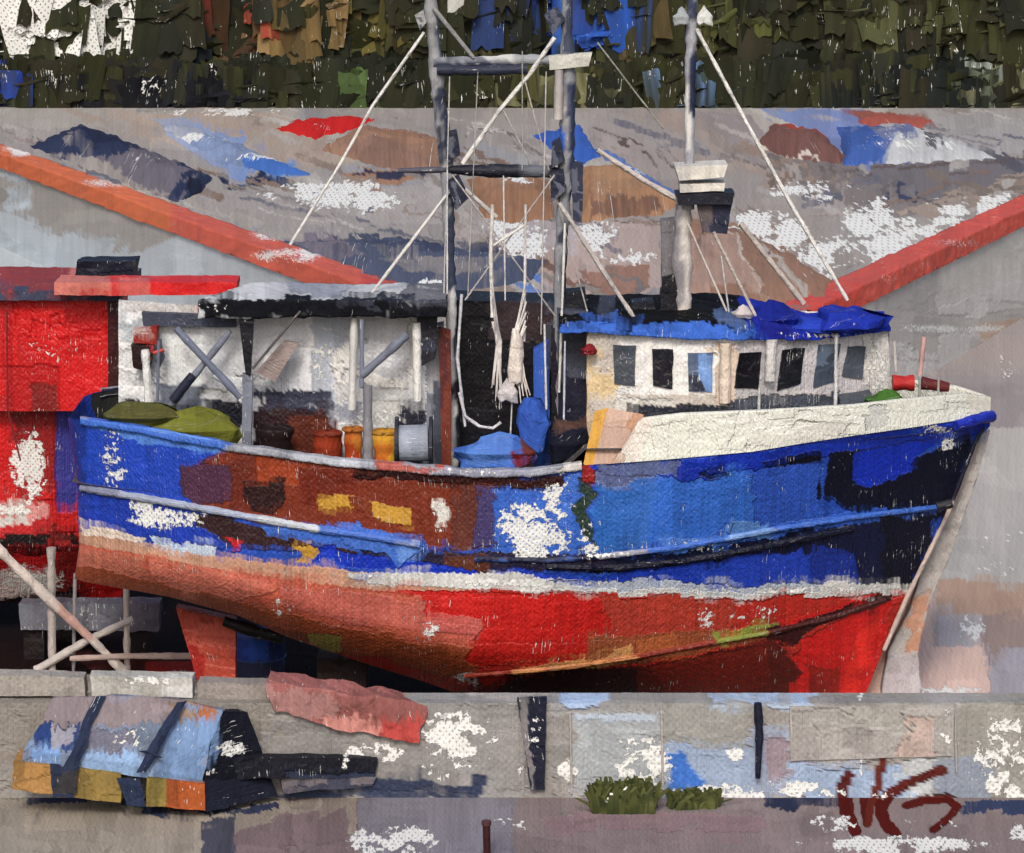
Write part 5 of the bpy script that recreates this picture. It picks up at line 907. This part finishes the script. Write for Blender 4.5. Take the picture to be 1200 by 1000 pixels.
m.patch([e, e2], .03, jit=.02); m.patch([[e[3], e2[3]], [bk_[-1], bk_[-1] + [.1, .1, 0]]], .06); m.build('end_cap', M_CLOTH, t, (22, 24, 38), [([(236, 830), (262, 830), (250, 900), (240, 905)], (112, 142, 185)), ([(238, 890), (330, 890), (330, 915), (238, 915)], (16, 18, 30)), ([(238, 915), (330, 915), (320, 950), (238, 955)], (30, 34, 52))], [(272, 878, 14, 7, .9), (246, 905, 6, 10, .6)])
o = Mesh().slab([(262, 888), (443, 889), (440, 911), (262, 913)], [49.3, 49.9, 49.9, 49.3], .25, .03, .02).build('beam', M_WOOD, None, (20, 22, 34), [(rect(340, 905, 445, 915), (42, 50, 74))], [(405, 895, 3, 14, .6)]); tag(o, 'dark slab standing in for the shadow of the wrapped bundle by the wall', 'beam')  # dark slab added as the shape of the bundle's shadow
o = Mesh().slab([(330, 912), (442, 911), (436, 921), (332, 930)], [49.6, 49.9, 49.9, 49.6], .3, .03, .02).build('box', M_WOOD, None, (110, 104, 110), [(rect(330, 920, 445, 935), (60, 62, 80))]); tag(o, 'low grey box under the end of the dark shadow slab', 'box')
# faded red sheet over the wall
A = [[P(318, 786, 50.6), P(400, 799, 50.6), P(503, 816, 50.6)], [P(312, 800, 49.95), P(400, 812, 49.95), P(500, 826, 49.95)], [P(312, 816, 49.9), P(398, 832, 49.9), P(498, 846, 49.9)], [P(322, 832, 49.88), P(392, 852, 49.88), P(490, 872, 49.88)]]
m = Mesh().patch(A, .028, jit=.06); m.patch([[p + np.array([0, .06, -.02]) for p in r] for r in A], .05, jit=.06)
o = m.build('tarpaulin', M_CLOTH, None, (152, 92, 88), [([(400, 805), (510, 815), (500, 850), (400, 840)], (140, 84, 80)), ([(310, 800), (400, 820), (395, 850), (310, 830)], (156, 112, 108)), ([(440, 845), (500, 845), (490, 876), (440, 870)], (186, 72, 66)), ([(385, 835), (450, 848), (440, 872), (385, 855)], (196, 130, 120))], [(330, 825, 20, 14, .3)], rag=6); tag(o, 'faded pinkish red tarpaulin draped over the top of the dock wall', 'tarpaulin')
# rope-covered ledge stones at the left of the wall top
for i, (q, c, lab) in enumerate((([(105, 792), (226, 795), (226, 818), (108, 816)], (178, 176, 168), 'pale flat concrete slab on the wall top behind the wrapped bundle'), ([(-20, 790), (98, 794), (100, 816), (-20, 816)], (158, 152, 144), 'grey concrete slab on the wall top at the left edge'), ([(232, 800), (312, 802), (316, 822), (232, 820)], (140, 132, 126), 'darker concrete slab on the wall top beside the red tarpaulin'))):
    o = Mesh().slab(q, 50.2, .35, .03, .02).build('concrete_slab', M_WALL, None, c, [(rect(190, 790, 230, 820), (200, 200, 196))], [(170, 798, 30, 5, .6)] if i == 0 else []); tag(o, lab, 'slab', 'slabs laid on the dock wall')
# grass
rg = random.Random(4)
def tuft(x0, x1, yb, hh, n, label, D=49.6):
    V = []; Fc = []; C = []; W = []; k = 0
    for i in range(n):
        x = rg.uniform(x0, x1); d = D + rg.uniform(-.25, .25); b = P(x, pyz(Z_APRON, d), d); h = hh * rg.uniform(.5, 1) * d / F; wd = rg.uniform(.025, .07); ln = rg.gauss(0, .12)
        for q, (t_, w_) in enumerate(((0, 1), (.5, 1.0), (1, .45))):
            V += [b + [ln * t_ * t_ - wd * w_, 0, h * t_], b + [ln * t_ * t_ + wd * w_, -.01, h * t_]]; c = lin(rg.choice([(58, 66, 32), (70, 74, 36), (44, 52, 26), (84, 88, 48)])); C += [c, c]; W += [(x, q * 9)] * 2
        Fc += [(k, k + 1, k + 3, k + 2), (k + 2, k + 3, k + 5, k + 4)]; k += 6
    m = Mesh(); m.V = [np.array(V)]; m.Fc = [np.array(Fc)]; m.U = [np.array(W, float)]; m.W = [np.array(W, float)]; m.n = k; m.C = (np.array(C), np.zeros(k), np.zeros(k))
    o = m.build('grass_tuft', M_LEAF); tag(o, label, 'grass tuft', 'grass tufts at the foot of the wall'); return o
tuft(696, 766, 950, 36, 330, 'tall green grass tuft at the foot of the pale wall panel', 49.4); tuft(785, 840, 945, 20, 130, 'smaller green grass tuft just right of the tall tuft', 49.6)
for x, lab in ((570, 'short dark maroon post stub sticking up from the pavement'),):
    t = thing('post_stub', lab, 'post', P(x, 1010, 47.25)); T('post', [(x, 966), (x + 1, 1012)], 5, 47.2, M_WOOD, t, (58, 22, 24)); T('cap', [(x, 962), (x, 967)], 6.5, 47.2, M_METAL, t, (80, 50, 50))
#PART4
# =================================================================== LIGHT, WORLD, CAMERA
w = bpy.data.worlds.new('World'); sc.world = w; w.use_nodes = True
nt = w.node_tree; sky = nt.nodes.new('ShaderNodeTexSky'); sky.sky_type = 'NISHITA'; sky.sun_disc = False
EL, AZ = 40, 6      # sun to the left of and behind the viewer
sky.sun_elevation = math.radians(EL); sky.sun_rotation = math.radians(180 + AZ)
nt.links.new(sky.outputs[0], nt.nodes['Background'].inputs[0]); nt.nodes['Background'].inputs[1].default_value = .15;  sky.dust_density = 4; sky.air_density = .8
sl = bpy.data.lights.new('sun', 'SUN'); sl.energy = 1.7; sl.angle = math.radians(14); sl.color = (1, .95, .87)
so = bpy.data.objects.new('sun', sl); COL.objects.link(so)
from mathutils import Vector
d = Vector((math.sin(math.radians(AZ)) * math.cos(math.radians(EL)), math.cos(math.radians(AZ)) * math.cos(math.radians(EL)), -math.sin(math.radians(EL))))
so.rotation_euler = d.to_track_quat('-Z', 'Y').to_euler(); so.location = (-20, 10, 40)
cam = bpy.data.cameras.new('camera'); co = bpy.data.objects.new('camera', cam); COL.objects.link(co)
co.location = (0, 0, H); co.rotation_euler = (math.radians(90), 0, 0)
cam.sensor_width = 36; cam.lens = 36 * F / 1200; cam.shift_y = -700 / 1200; cam.clip_end = 2000; cam.clip_start = 1
sc.camera = co
sc.view_settings.view_transform = 'Standard'; sc.view_settings.look = 'None'; sc.view_settings.exposure = .07; sc.view_settings.gamma = 1
for o in sc.objects:
    if '_w' in o: del o['_w']
